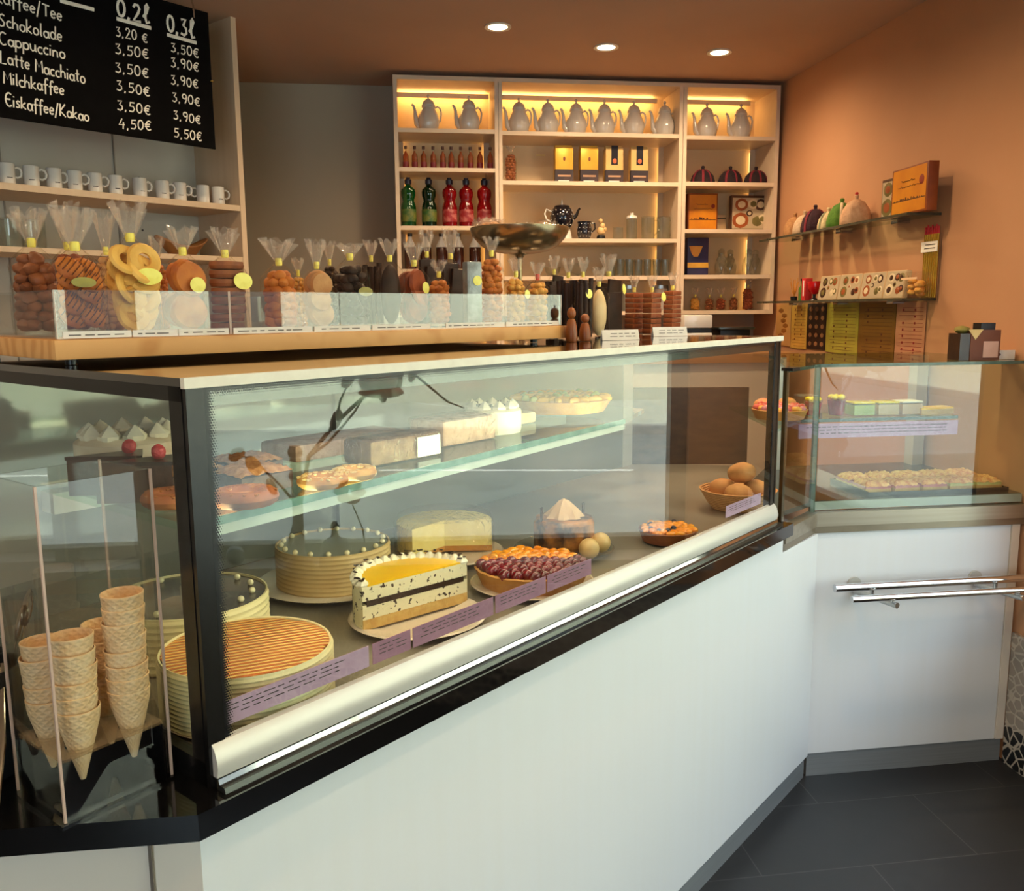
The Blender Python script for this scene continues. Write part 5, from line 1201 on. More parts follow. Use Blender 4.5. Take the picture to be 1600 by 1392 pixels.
# little liqueur bottles
def bottle(prof_glass, liquid, cap, name, cat, capm, glassm, liqm, labm=None, lab=None):
    t = thing(name, 'x', cat, (0, 0, 0))
    MB().lathe(prof_glass, 22).build('bottle_glass', glassm, t)
    if liquid: MB().lathe(liquid, 22).build('liquid', liqm, t)
    MB().lathe(cap, 18).build('cap', capm, t)
    if lab: MB().lathe(lab, 22).build('label', labm, t)
    return t
AMBER = glass('amber_liqueur', (214, 130, 50), 1.5, film=.45, filmcol=(200, 104, 30))
REDL = mat('red_label', (120, 24, 26), .5, noise=(40, (96, 16, 20), .35, .7))
mini = bottle([(0, 0), (.0125, 0), (.0135, .003), (.0135, .062), (.011, .072), (.0055, .080), (.0055, .094), (.0062, .098)], [(0, .001), (.0118, .002), (.0128, .004), (.0128, .064), (.009, .072), (.0046, .080), (.0046, .086), (0, .086)], [(0, .094), (.0070, .094), (.0070, .107), (0, .108)], 'mini_bottle', 'bottle', mat('brown_cap', (86, 46, 28), .4, noise=(20, (70, 36, 22), .35, .7)), GLASSWARE, AMBER, REDL, [(.0139, .010), (.0140, .011), (.0140, .036), (.0139, .037)])
KIDS[mini.name] = kids(mini)
for i, x in enumerate((634, 648, 662, 677, 692, 705, 720, 735, 750, 766)):
    loc = (onY(x, 250, YF).x, YF, SHZ[0][1]+.0004); lb = f'{ORD[i]} small red-labelled liqueur bottle in the row, counted from the passage side'
    if i == 0: mini.location = loc; mini['label'] = lb; mini['group'] = 'small liqueur bottles on the second shelf'
    else: dup(mini, loc, 0, lb, 'small liqueur bottles on the second shelf')
SYG = glass('green_syrup', (40, 160, 70), 1.6, film=.45, filmcol=(10, 84, 34)); SYR = glass('red_syrup', (206, 30, 36), 1.6, film=.5, filmcol=(150, 12, 20)); SYD = glass('dark_green_syrup', (20, 96, 50), 1.6, film=.5, filmcol=(8, 46, 22))
LABG = mat('syrup_label_green', (104, 110, 44), .5, noise=(30, (40, 84, 34), .4, .6)); LABR = mat('syrup_label_red', (176, 96, 90), .5, noise=(34, (140, 26, 32), .42, .56)); CAPN = mat('navy_cap', (34, 34, 52), .4, noise=(20, (42, 42, 62), .4, .7))
def syrup(m_, lm):
    t = thing('syrup_bottle', 'x', 'bottle', (0, 0, 0))
    MB().lathe([(0, 0), (.031, 0), (.034, .004), (.034, .090), (.031, .104), (.026, .116), (.027, .126), (.032, .140), (.033, .158), (.030, .170), (.018, .180), (.0115, .186), (.0115, .198), (0, .198)], 30).build('syrup', m_, t)
    MB().lathe([(.0345, .024), (.0347, .025), (.0347, .078), (.0345, .079)], 30).build('label', lm, t)
    MB().lathe([(0, .192), (.015, .192), (.016, .198), (.016, .212), (.010, .216), (.010, .222), (0, .223)], 20).build('cap', CAPN, t); return t
for i, (x, m_, lm, lb) in enumerate(((639, SYG, LABG, 'bright green syrup bottle nearest the passage'), (671, SYD, LABG, 'dark green syrup bottle beside the bright green one'), (703, SYR, LABR, 'red syrup bottle standing next to the dark green one'), (729, SYR, LABR, 'middle one of the three red syrup bottles'), (757, SYR, LABR, 'red syrup bottle beside the shelf divider'))):
    t = syrup(m_, lm); t.location = (onY(x, 345, YF).x, YF, SHZ[0][2]+.0004); t['label'] = lb; t['group'] = 'syrup bottles on the third shelf'
for i, x in enumerate((641, 665, 690, 716, 742)):
    t = thing('coffee_syrup', f'{ORD[i]} dark bottle with white shoulder under the syrup bottles, from the passage side', 'bottle', (onY(x, 388, YF).x, YF, SHZ[0][3]+.0004), 0, 'dark bottles on the fourth shelf')
    MB().lathe([(0, 0), (.026, 0), (.027, .004), (.027, .10), (.022, .112), (0, .112)], 26).build('body', mat('dark_bottle', (50, 22, 14), .15, noise=(10, (64, 30, 18), .35, .7)), t)
    MB().lathe([(.0272, .102), (.0225, .114), (.010, .140), (.0095, .150), (0, .150)], 26).build('shoulder', PAPER, t)
    MB().lathe([(0, .150), (.0115, .150), (.0115, .165), (0, .166)], 18).build('cap', CHOC, t)
# second bay: coffee packets
GOLD = mat('gold_packet', (226, 176, 60), .35, .3, noise=(8, (206, 150, 40), .35, .7)); DKB = mat('packet_dark', (40, 26, 34), .5, noise=(10, (90, 66, 56), .5, .75)); PKC = mat('packet_cream', (222, 188, 116), .45, noise=(8, (206, 168, 94), .35, .7))
for i, x in enumerate((880, 919, 958, 997)):
    t = thing('coffee_packet', ['golden coffee packet with a small dark bean emblem, at the open side of the row', 'golden coffee packet with a bean emblem next to the dark-striped packet', 'coffee packet with a dark vertical window, in the middle of the shelf', 'coffee packet with a dark vertical window, by the light column'][i], 'coffee packet', (onY(x, 275, YF).x, YF, SHZ[1][1]+.0004), 0, 'coffee packets on the second shelf')
    w, d, h_ = .084, .05, .172
    body = MB(); body.span((-w/2, -d/2, 0), (w/2, d/2, h_*.93), bev=.004); body.prism([(-w/2+.002, -.012), (w/2-.002, -.012), (w/2-.002, .012), (-w/2+.002, .012)], h_*.92, h_); body.build('packet', GOLD if i < 2 else PKC, t)
    MB().span((-w/2-.0006, -d/2-.0008, .001), (w/2+.0006, -d/2+.02, h_*.36)).build('dark_band', DKB, t)
    MB().span((-w*.33, -d/2-.0014, .008), (w*.28, -d/2-.0006, .014)).build('print', PAPER, t)
    MB().span((-w*.36, -d/2-.0014, .03), (w*.36, -d/2-.0006, .038)).build('print', mat('tan_print', (176, 140, 110), .6, noise=(30, (150, 116, 90), .4, .7)), t)
    if i < 2: MB().ball((0, -d/2-.0006, h_*.64), (.006, .001, .010), 2).build('emblem', mat('emblem_brown', (130, 66, 20), .5, noise=(20, (110, 52, 14), .4, .7)), t)
    else:
        MB().span((-.016, -d/2-.0012, h_*.50), (.016, -d/2-.0004, h_)).build('dark_window', mat('packet_window', (24, 18, 24), .3, noise=(20, (36, 28, 34), .4, .7)), t)
        MB().ball((0, -d/2-.0016, h_*.60), (.010, .001, .012), 2).build('emblem', mat('emblem_orange', (206, 110, 60), .5, noise=(20, (180, 84, 44), .4, .7)), t)
p = onY(798, 272, YF)
biscuit_bag(Vector((p.x, YF, SHZ[1][1]+.0004)), 0, .055, .13, .165, 'lump', 'brown', 'tall bag of brown nut biscuits in the corner beside the divider', 'bags on the lit shelf', tie=None, n=16)
t = thing('shelf_glint', 'pale plate painted as a strip-light reflection on the back of the middle bay', 'painted glint', (onY(845, 242, YBK-.02).x, YBK-.009, onY(845, 242, YBK-.02).z)); MB().span((-.022, -.002, -.004), (.022, 0, .004)).build('plate', mat('glint_gloss', (240, 220, 160), .15, noise=(20, (230, 208, 146), .4, .7)), t)  # glossy pale plate painting a glint of the strip light
# dotted teapot on a warmer, dotted jug, figurine, glass pots
DOTB = mat('navy_enamel', (16, 16, 24), .15, coat=.5, noise=(10, (22, 22, 32), .35, .7))
def dots(root, r_at, zs, n, s_):
    for j, z in enumerate(zs):
        for i in range(n):
            a = math.pi+math.pi*(i+.5*(j % 2)+.25)/n; r = r_at(z)
            MB().ball((r*math.cos(a), r*math.sin(a), z), s_, 1).build('dot', PORC, root)
p = onY(878, 350, YF); zb = SHZ[1][2]+.0004
t = thing('dotted_teapot', 'round dark teapot with white dots on a white warmer stand', 'teapot', (p.x, YF, zb+.048))
rt = lambda z: [.036, .050, .056, .054, .044][min(4, max(0, int((z-.002)/.024)))]
MB().lathe([(0, 0), (.034, .001), (.048, .02), (.056, .046), (.055, .068), (.046, .092), (.036, .100), (0, .100)], 36).build('body', DOTB, t)
l_ = MB().lathe([(0, .100), (.038, .100), (.034, .108), (.012, .113), (0, .114)], 30).build('lid', DOTB, t); MB().lathe([(0, .113), (.004, .113), (.005, .120), (.002, .136), (0, .137)], 12).build('knob', PORC, l_)
MB().tube([(.052, 0, .05), (.070, 0, .066), (.078, 0, .088), (.086, 0, .098)], [.011, .008, .006, .005], 10).build('spout', DOTB, t)
MB().tube([(-.050, 0, .082), (-.074, 0, .092), (-.082, 0, .070), (-.072, 0, .044), (-.054, 0, .036)], .0042, 8).build('handle', PORC, t)
for j, (z, r) in enumerate(((.02, .0485), (.044, .0558), (.066, .0555), (.086, .0492))):
    for i in range(7):
        a = math.pi+math.pi*(i+.5*(j % 2)+.25)/7; MB().ball((r*math.cos(a), r*math.sin(a), z), .0024, 1).build('dot', PORC, t)
t = thing('teapot_warmer', 'white openwork warmer stand under the dotted teapot', 'warmer', (p.x, YF, zb))
MB().lathe([(0, 0), (.044, 0), (.048, .004), (.044, .030), (.040, .044), (.044, .047), (.038, .047), (.036, .044), (.040, .030), (.042, .006), (0, .005)], 30).build('stand', PORC, t)
p = onY(913, 368, YF)
t = thing('dotted_jug', 'small dark milk jug with white dots beside the dotted teapot', 'jug', (p.x, YF, zb))
MB().lathe([(0, 0), (.022, 0), (.030, .014), (.036, .038), (.034, .056), (.030, .070), (.034, .084), (.032, .084), (.028, .070), (0, .066)], 30).build('body', DOTB, t)
MB().tube([(.032, 0, .078), (.050, 0, .076), (.052, 0, .052), (.036, 0, .036)], .0035, 8).build('handle', DOTB, t)
for j, (z, r) in enumerate(((.016, .0308), (.036, .0358), (.056, .0338), (.074, .0308))):
    for i in range(6):
        a = math.pi+math.pi*(i+.5*(j % 2)+.25)/6; MB().ball((r*math.cos(a), r*math.sin(a), z), .0022, 1).build('dot', PORC, t)
p = onY(939, 368, YF)
t = thing('stacked_figurine', 'little cream figurine of a crouching figure on a dark base', 'figurine', (p.x, YF, zb))
MB().lathe([(0, 0), (.020, 0), (.022, .006), (.018, .022), (0, .023)], 20).build('base', BLKPLAS, t)
IV = mat('ivory', (214, 180, 126), .5, noise=(20, (190, 152, 96), .35, .7))
MB().ball((0, 0, .042), (.020, .017, .021), 2, rough=.08).ball((.006, -.004, .066), (.014, .012, .014), 2, rough=.08).ball((-.002, -.002, .088), (.011, .011, .012), 2, rough=.06).ball((.018, -.004, .050), (.010, .009, .012), 2, rough=.08).build('body', IV, t)
def glass_jug(x, r, h_, label, b, row, handle=True, y=YF, lid=False, group='glass pots on the lit shelf'):
    t = thing('glass_pot', label, 'glass pot', (onY(x, 370, y).x, y, SHZ[b][row]+.0004), 0, group)
    MB().lathe([(0, 0), (r*.92, 0), (r, .004), (r, h_*.97), (r*1.03, h_), (r*.95, h_*.985), (r*.93, .006), (0, .005)], 30).build('glass_wall', GLASSWARE, t)
    if handle: MB().tube([(r, 0, h_*.85), (r+.024, 0, h_*.84), (r+.026, 0, h_*.45), (r, 0, h_*.2)], .0035, 8).build('handle', GLASSWARE, t)
    if lid: MB().lathe([(0, h_), (r*1.0, h_), (r*.9, h_+.012), (.008, h_+.016), (.008, h_+.026), (0, h_+.027)], 24).build('lid', PORC, t)
glass_jug(987, .026, .10, 'slim glass pot with a white lid in the middle bay', 1, 2, False, lid=True)
glass_jug(1012, .032, .108, 'glass pot with handle standing between the slim pot and the light column', 1, 2)
glass_jug(1036, .032, .108, 'glass pot with handle in front of the light column', 1, 2)
glass_jug(966, .024, .06, 'low clear tea glass beside the figurine', 1, 2, False)
# drinking glasses, fourth shelf
TUMB = mat('x_unused', (0, 0, 0)) if False else GLASSWARE
g0 = thing('drinking_glass', 'x', 'glass', (0, 0, 0)); MB().lathe([(0, 0), (.015, 0), (.016, .003), (.0185, .080), (.0175, .080), (.015, .006), (0, .005)], 22).build('glass_wall', GLASSWARE, g0); KIDS[g0.name] = kids(g0)
first = True
for row, yy in ((0, YF-.03), (1, YF+.05)):
    for i, x in enumerate((955, 969, 983, 997, 1011, 1025, 1039)):
        loc = (onY(x, 430, yy).x+.004*row, yy, SHZ[1][3]+.0004); lb = f'{ORD[i]} drinking glass from the bowl side in the {["front", "back"][row]} row of the fourth shelf'
        if first: g0.location = loc; g0['label'] = lb; g0['group'] = 'drinking glasses on the fourth shelf'; first = False
        else: dup(g0, loc, 0, lb, 'drinking glasses on the fourth shelf')
for i, (x, r) in enumerate(((905, .052), (865, .04))):
    t = thing('glass_bowl', ['round glass bowl standing on edge beside the drinking glasses', 'smaller glass bowl under the brass bowl'][i], 'bowl', (onY(x, 430, YF).x, YF+.03, SHZ[1][3]+.0004), 0, 'glass bowls on the fourth shelf')
    MB().lathe([(0, 0), (r*.5, 0), (r*.8, r*.5), (r, r*1.2), (r*.97, r*1.2), (r*.76, r*.5), (0, .006)], 28).build('glass_wall', GLASSWARE, t)
for i, x in enumerate((985, 1035)):
    t = thing('glass_canister', ['grey tin canister on the lowest shelf behind the gingerbread', 'cream tin canister on the lowest shelf behind the gingerbread'][i], 'canister', (onY(x, 470, YF).x, YF+.04, SZ0+TH+.0004), 0, 'canisters on the lowest shelf')
    MB().lathe([(0, 0), (.036, 0), (.036, .10), (.033, .106), (0, .108)], 24).build('body', mat('canister_grey', (150, 150, 140), .4, noise=(10, (140, 140, 130), .35, .7)) if i == 0 else LAMCREAM, t); MB().lathe([(0, .106), (.037, .106), (.037, .122), (0, .124)], 24).build('lid', STEEL, t)
# third bay
DKC = mat('dark_knit', (26, 12, 18), .9, noise=(60, (38, 18, 24), .35, .7), bump=(120, .8)); CRIM = mat('crimson_band', (120, 22, 40), .8, noise=(60, (100, 16, 30), .35, .7))
def cosy(loc, rz, r, label, base, bands, group, tip=True, sy=.62, hf=1.16):
    t = thing('tea_cosy', label, 'tea cosy', loc, rz, group)
    h_ = r*hf
    MB().lathe([(r*.94, 0), (r, .006), (r*1.0, h_*.25), (r*.86, h_*.6), (r*.55, h_*.88), (r*.2, h_*.99), (0, h_)], 40, sy=sy, wob=lambda a, k_: 1+.02*math.sin(10*a)).build('cover', base, t)
    for a, bm_ in bands:
        pts = []
        for q in range(9):
            f = q/8*.95; rr = [1.0, 1.0, .985, .955, .90, .82, .70, .54, .30][q]*r*1.012; pts.append((rr*math.cos(a), rr*sy*math.sin(a), h_*[0.01, .14, .28, .42, .55, .68, .80, .90, .98][q]))
        MB().tube(pts, [.0055*(r/.06)]*9, 6, flat=.35, up=(math.cos(a), math.sin(a), .2)).build('band', bm_, t)
    if tip: MB().lathe([(0, h_-.004), (.008, h_-.003), (.007, h_+.006), (.009, h_+.012), (.006, h_+.017), (0, h_+.018)], 16).build('tuft', base, t)
    return t
for i, (x, b_) in enumerate(((1098, -1.75), (1141, -1.25), (1181, -1.4))):
    cosy(Vector((onY(x, 278, YF).x, YF, SHZ[2][1]+.0004)), 0, .060, ['dark tea cosy with crimson stripe, beside the shelf divider', 'dark tea cosy in the middle of the three on the shelf', 'dark tea cosy nearest the peach wall in the lit shelf'][i], DKC, [(b_, CRIM), (b_+.7, CRIM), (b_-.9, CRIM)], 'dark tea cosies in the lit shelf')
AMB = mat('amber_box', (214, 140, 20), .4, noise=(7, (176, 92, 10), .4, .75)); BOXB = mat('box_border', (110, 46, 10), .5, noise=(12, (140, 66, 14), .35, .7)); SKY_ = mat('skyline_ink', (70, 34, 12), .6, noise=(20, (84, 44, 16), .4, .7))
def gold_box(loc, rz, w, h_, d, label, script):
    t = thing('gold_gift_box', label, 'gift box', loc, rz, 'amber gift boxes with a skyline')
    MB().span((-w/2, -d/2, 0), (w/2, d/2, h_), bev=.002).build('box', BOXB, t)
    f = MB().span((-w*.46, -d/2-.0008, h_*.04), (w*.46, -d/2+.002, h_*.965)).build('front_sheet', AMB, t)
    mb = MB(); rg = random.Random(9); x = -w*.43; y = -d/2-.0012
    mb.span((-w*.45, y, h_*.29), (w*.45, y+.0006, h_*.305))
    while x < w*.42:
        ww = rg.uniform(.003, .008); c_ = 1-abs(x+.01)/(w*.5); mb.span((x, y, h_*.30), (x+ww, y+.0006, h_*(.305+.075*max(0, c_)*rg.random()))); x += ww
    mb.build('skyline', SKY_, f)
    mb = MB(); rg = random.Random(2)
    for row, (a, b) in enumerate(((-.22, .16), (-.30, .34))):
        n_ = 22; pts = []
        for i in range(n_): u = i/(n_-1); pts.append((w*(a+(b-a)*u), y-.0002, h_*(.70-.12*row+.012*math.sin(u*60)+.02*(rg.random() > .85))))
        mb.tube(pts, .0009, 5)
    mb.build('script_line', SKY_, f)
    MB().ball((w*.34, y, h_*.66), (w*.07, .0008, w*.07), 2).build('seal', mat('seal_red', (140, 40, 16), .5, noise=(20, (120, 30, 12), .4, .7)), f)
    return t
gold_box(Vector((onY(1098, 350, YF).x, YF+.02, SHZ[2][2]+.0004)), 0, .148, .175, .035, 'amber gift box with a city skyline in the lit shelf bay', True)
PRAL = [mat('praline_dark', (52, 28, 20), .3, noise=(20, (70, 40, 28), .35, .7)), mat('praline_olive', (120, 110, 60), .4, noise=(20, (96, 88, 44), .35, .7)), mat('praline_rust', (160, 84, 40), .4, noise=(20, (136, 66, 28), .35, .7)), mat('praline_cream', (222, 206, 170), .5, noise=(20, (204, 186, 148), .35, .7))]
def praline_box(loc, rz, w, h_, d, label, seed, frame=True, lean=0, group='praline boxes'):
    t = thing('praline_box', label, 'chocolate box', loc, rz, group)
    if lean: t.rotation_euler = (lean, 0, rz)
    MB().span((-w/2, -d/2, 0), (w/2, d/2, h_), bev=.0015).build('box', mat('praline_frame', (70, 44, 30), .4, noise=(20, (84, 54, 36), .35, .7)) if frame else mat('praline_card', (230, 204, 160), .5, noise=(20, (220, 192, 146), .35, .7)), t)
    q = .93 if frame else .98
    f = MB().span((-w/2*q, -d/2-.0008, h_*(1-q)), (w/2*q, -d/2+.001, h_*q)).build('picture_sheet', mat('praline_sheet', (190, 174, 144), .35, noise=(8, (174, 158, 128), .35, .7)), t)
    rg = random.Random(seed)
    spots = [(-.24, .30, .20), (.10, .76, .13), (.30, .74, .15), (.22, .28, .13), (-.22, .74, .16), (.36, .34, .12), (0, .5, .08)]
    for i, (x, z, r) in enumerate(spots):
        mi = (i+seed) % 4; rr = r*min(w, h_)*1.1
        MB().ball((x*w, -d/2-.001, z*h_), (rr*1.15, .0014, rr), 2).build('praline', PRAL[mi], f)
        MB().ball((x*w, -d/2-.002, z*h_), (rr*.68, .0014, rr*.58), 2).build('praline_top', PRAL[(mi+1+i) % 4], f)
    return t
praline_box(Vector((onY(1171, 350, YF).x, YF+.02, SHZ[2][2]+.0004)), 0, .185, .168, .03, 'framed chocolate box with praline pictures in the lit shelf bay', 2)
t = thing('blue_box', 'dark blue box with a golden cup picture beside the glass jars', 'box', (onY(1088, 420, YF).x, YF, SHZ[2][3]+.0004))
MB().span((-.052, -.02, 0), (.052, .02, .178), bev=.002).build('box', mat('navy_card', (34, 34, 74), .4, noise=(8, (44, 44, 90), .35, .7)), t)
MB().prism([(-.046, .0), (.022, .0), (.008, -.034), (-.002, -.05), (-.022, -.05), (-.034, -.034)], 0, .0012, M=Matrix.Translation((0, -.0214, .138)) @ Matrix.Rotation(math.radians(90), 4, 'X')).build('cup_picture', mat('cup_gold', (226, 160, 66), .5, noise=(12, (200, 126, 44), .35, .7)), t)
MB().span((-.0522, -.0212, .036), (.0522, -.0195, .060)).build('gold_band', mat('band_gold', (206, 160, 60), .4, noise=(20, (186, 140, 46), .35, .7)), t)
t = thing('card_box', 'small plain cream carton between the amber box and the framed chocolates', 'box', (onY(1134, 350, YF).x, YF+.07, SHZ[2][2]+.0004)); MB().span((-.022, -.015, 0), (.022, .015, .08), bev=.001).build('carton', mat('cream_carton', (206, 178, 134), .6, noise=(20, (196, 168, 124), .35, .7)), t); MB().span((-.022, -.0152, .062), (.022, -.0148, .066)).build('flap_line', INK, t)
for i, x in enumerate((1122, 1143, 1164, 1182, 1196)):
    t = thing('glass_carafe', f'{ORD[i]} empty round glass jar from the blue box on the fourth shelf', 'jar', (onY(x, 420, YF+.02).x, YF+(.04 if i % 2 else -.02), SHZ[2][3]+.0004), 0, 'empty glass jars beside the blue box')
    r = .030 if i < 4 else .022
    MB().lathe([(0, 0), (r*.8, 0), (r, .02), (r*1.05, .045), (r*.8, .075), (r*.5, .09), (r*.5, .105), (r*.46, .105), (r*.46, .09), (r*.76, .074), (0, .006)], 26).build('glass_wall', GLASSWARE, t)
    MB().lathe([(0, .106), (r*.54, .106), (r*.5, .118), (r*.2, .126), (0, .127)], 18).build('stopper', GLASSWARE, t)
for i, (x, c_, h_, w) in enumerate(((1086, 'gold', .062, .05), (1108, 'brown', .06, .045), (1126, 'redbrown', .06, .05), (1146, 'brown', .062, .045), (1168, 'redbrown', .105, .055))):
    biscuit_bag(Vector((onY(x, 480, YF).x, YF, SZ0+TH+.0004)), 0, w, h_, h_+.045, 'lump', c_, ['small golden biscuit bag on the bottom shelf beside the divider', 'small dark biscuit bag behind the golden one on the bottom shelf', 'small red-brown biscuit bag in the middle of the bottom shelf', 'small brown biscuit bag next to the tall one on the bottom shelf', 'tall red-brown biscuit bag on the bottom shelf by the peach wall'][i], 'biscuit bags on the bottom shelf', n=10)
# back counter under the shelf with a white printer and dark tray
t = thing('back_counter', 'long wooden back counter under the lit shelf', 'counter', (.95, 4.0, 0)); MB().span((-1.3, -.28, 1.16), (.86, .34, 1.20)).build('worktop', mat('oak_top', (176, 126, 76), .45, noise=(6, (156, 106, 60), .35, .7), stretch=(.3, 5, 5)), t); MB().span((-1.28, -.24, 0), (.84, .34, 1.16)).build('cabinet', LAMCREAM, t)
t = thing('receipt_printer', 'white boxy machine with a dark slot on the back counter', 'machine', (1.36, 3.83, 1.2005)); 
zt_ = onY(1090, 492, 3.8).z-1.2005; zs_ = onY(1090, 513, 3.8).z-1.2005
MB().span((-.065, -.06, 0), (.065, .08, zs_-.02), bev=.004).build('base', PORC, t); MB().span((-.062, -.055, zs_-.018), (.062, .08, zs_)).build('slot', BLKPLAS, t); MB().span((-.065, -.06, zs_+.002), (.065, .08, zt_), bev=.006).build('cover', PORC, t)
t = thing('dark_tablet', 'dark flat tablet screen lying beside the white machine', 'tablet', (1.54, 3.85, 1.2005), 0); zt2 = onY(1124, 511, 3.8).z-1.2005; MB().span((-.07, -.06, 0), (.07, .06, zt2-.012), bev=.004).build('stand', BLKPLAS, t); MB().span((-.085, -.08, zt2-.012), (.085, .07, zt2), bev=.003).build('screen', ALUDARK, t)

# ================================================================== things on the mug shelf
m0 = thing('espresso_mug', 'x', 'mug', (0, 0, 0))
MB().lathe([(0, 0), (.020, 0), (.0222, .003), (.0222, .064), (.021, .065), (.0203, .062), (.020, .006), (0, .005)], 28).build('cup', PORC, m0)
MB().tube([(.021, 0, .052), (.029, 0, .056), (.038, 0, .052), (.042, 0, .042), (.039, 0, .030), (.030, 0, .025), (.021, 0, .028)], .0034, 8).build('handle', PORC, m0)
MB().span((-.008, -.0232, .020), (.007, -.0216, .0222)).build('print', INK, m0); KIDS[m0.name] = kids(m0)
first = True
for i, x in enumerate((12, 50, 85, 117, 148, 180, 218, 253, 280, 316, 340)):
    v = onT(x, 285, tU+.06); loc = CF(v.x, tU+.06, 1.7853); lb = f'{ORD[10-i]} white mug from the shelf end panel'; rz = PHI-.2+random.Random(i).uniform(-.25, .25) if i != 9 else PHI+2.6
    if first: m0.location = loc; m0.rotation_euler = (0, 0, rz); m0['label'] = lb; m0['group'] = 'white mugs on the shelf'; first = False
    else: dup(m0, loc, rz, lb, 'white mugs on the shelf')
v = onT(285, 395, tU+.12)
t = thing('wooden_dish', 'brown wooden boat-shaped dish on the shelf below the mugs', 'dish', CF(v.x, tU+.12, 1.6004), PHI)
MB().grid(lambda u, v_: (.10*math.cos(6.2832*u)*(.45+.55*v_), .055*math.sin(6.2832*u)*(.45+.55*v_), .002+.05*v_+.018*v_*math.cos(12.5664*u)), 36, 8, closed=True).lathe([(0, .002), (1, .002)], 36, M=Matrix.Diagonal((.045, .025, 1, 1))).build('shell', mat('dish_wood', (150, 104, 56), .5, noise=(10, (126, 82, 40), .35, .7)), t, solid=.004)
for i, x in enumerate((20, 55)):
    v = onT(x, 395, tU+.1); t = thing('glass_jar', ['clear storage glass on the lower shelf behind the brown biscuit bag', 'second clear storage glass beside it on the lower shelf'][i], 'glass', CF(v.x, tU+.1, 1.6004), 0, 'storage glasses on the lower shelf'); MB().lathe([(0, 0), (.034, 0), (.036, .003), (.036, .09), (.034, .09), (.033, .006), (0, .005)], 26).build('glass_wall', GLASSWARE, t); MB().lathe([(.036, .088), (.0372, .09), (.036, .092)], 26).build('rim', GLASSWARE, t)

# ================================================================== things on the glass wall shelves
XW = XR-.062
def wy(x): return onX(x, 400, XW).y
U1, U2 = 1.7124, 1.4284
cz = mat
col = lambda n_, c1, c2: mat(n_, c1, .85, noise=(60, c2, .35, .7), bump=(120, .6))
specs = [(1240, .050, 'tan patterned tea cosy nearest the lit shelf on the glass shelf', col('knit_tan', (176, 130, 84), (150, 104, 60)), []), (1255, .050, 'cream grey tea cosy behind the dark one', col('knit_cream', (196, 170, 140), (176, 148, 116)), []),
 (1271, .058, 'dark purple tea cosy with a crimson band on the glass shelf', col('knit_purple', (52, 20, 34), (38, 12, 24)), [(3.6, CRIM), (-.9, CRIM)]), (1292, .044, 'cream and grey striped cover between the purple and green cosies', col('knit_white', (226, 206, 160), (206, 184, 136)), [(3.4, mat('sage_band', (130, 140, 110), .8, noise=(30, (116, 126, 96), .4, .7)))]),
 (1312, .058, 'bright green tea cosy with tuft on the upper glass shelf', col('knit_green', (86, 130, 36), (66, 108, 24)), [(4.3, mat('cream_band', (226, 206, 170), .8, noise=(30, (214, 194, 156), .4, .7)))]), (1334, .058, 'sheer beige tea cosy with a red tip', col('knit_beige', (206, 166, 130), (190, 148, 110)), [])]
for x, r, lb, m_, bands in specs:
    c_ = cosy(Vector((XW, wy(x), U1)), 0, r*1.03, lb, m_, bands, 'tea cosies on the upper glass shelf', hf=1.62, sy=.74)
    if 'red tip' in lb: MB().ball((0, 0, r*1.03*1.62+.021), .007, 2).build('red_tip', mat('tip_red', (196, 40, 30), .5, noise=(20, (176, 30, 24), .4, .7)), c_)
y1, y2 = onX(1392, 340, XW-.02).y, onX(1455, 340, XW-.02).y
gold_box(Vector((XW-.012, (y1+y2)/2, U1)), math.radians(-90-4), abs(y1-y2), .158, .036, 'amber gift box with skyline and red seal on the upper glass shelf', True)
praline_box(Vector((XW+.024, onX(1388, 340, XW).y, U1)), math.radians(-90), .15, .145, .02, 'chocolate box partly hidden behind the amber box on the glass shelf', 1)
for i, (xa, xb) in enumerate(((1282, 1312), (1313, 1347), (1348, 1384), (1385, 1416))):
    ya, yb = onX(xa, 450, XW).y, onX(xb, 450, XW).y
    praline_box(Vector((XW-.004, (ya+yb)/2, U2)), math.radians(-90), abs(ya-yb)*.97, .098, .02, ['pale chocolate box beside the red cup on the lower glass shelf', 'second chocolate box from the red cup on the lower glass shelf', 'third chocolate box from the red cup, with a striped ribbon edge', 'chocolate box next to the sparkler jar on the lower glass shelf'][i], i, False, -.16, 'chocolate boxes on the lower glass shelf')
# brush pot, red box, red goblet
for i, (x, m_, h_, w, lb) in enumerate(((1243, col('straw', (206, 140, 50), (186, 116, 34)), .075, .02, 'little pot with orange grass on the lower glass shelf'), (1255, col('moss', (80, 120, 40), (60, 96, 28)), .09, .016, 'small green bottle beside the orange grass pot'))):
    t = thing('shelf_ornament', lb, 'ornament', (XW, wy(x), U2), 0, 'small ornaments on the lower glass shelf')
    if i == 0:
        MB().lathe([(0, 0), (.014, 0), (.016, .018), (.014, .020), (0, .019)], 18).build('pot', BLKPLAS, t)
        for q in range(8): MB().tube([(0, 0, .018), (.01*math.cos(q), .012*math.sin(q), .05), (.018*math.cos(q), .024*math.sin(q), .085+.008*(q % 3))], [.002, .0018, .001], 5).build('blade', m_, t)
    else:
        MB().lathe([(0, 0), (.013, 0), (.014, .05), (.006, .066), (.006, .085), (0, .086)], 18).build('bottle', m_, t); MB().lathe([(0, .085), (.007, .085), (.007, .095), (0, .096)], 14).build('cap', BLKPLAS, t)
t = thing('red_carton', 'narrow bright red carton with pale print on the lower glass shelf', 'box', (XW, wy(1263), U2), 0); MB().span((-.016, -.018, 0), (.016, .018, .095), bev=.001).build('carton', mat('bright_red_card', (206, 50, 50), .5, noise=(12, (190, 38, 40), .35, .7)), t); MB().span((-.0166, -.005, .02), (-.0155, .005, .085)).build('print', PAPER, t)
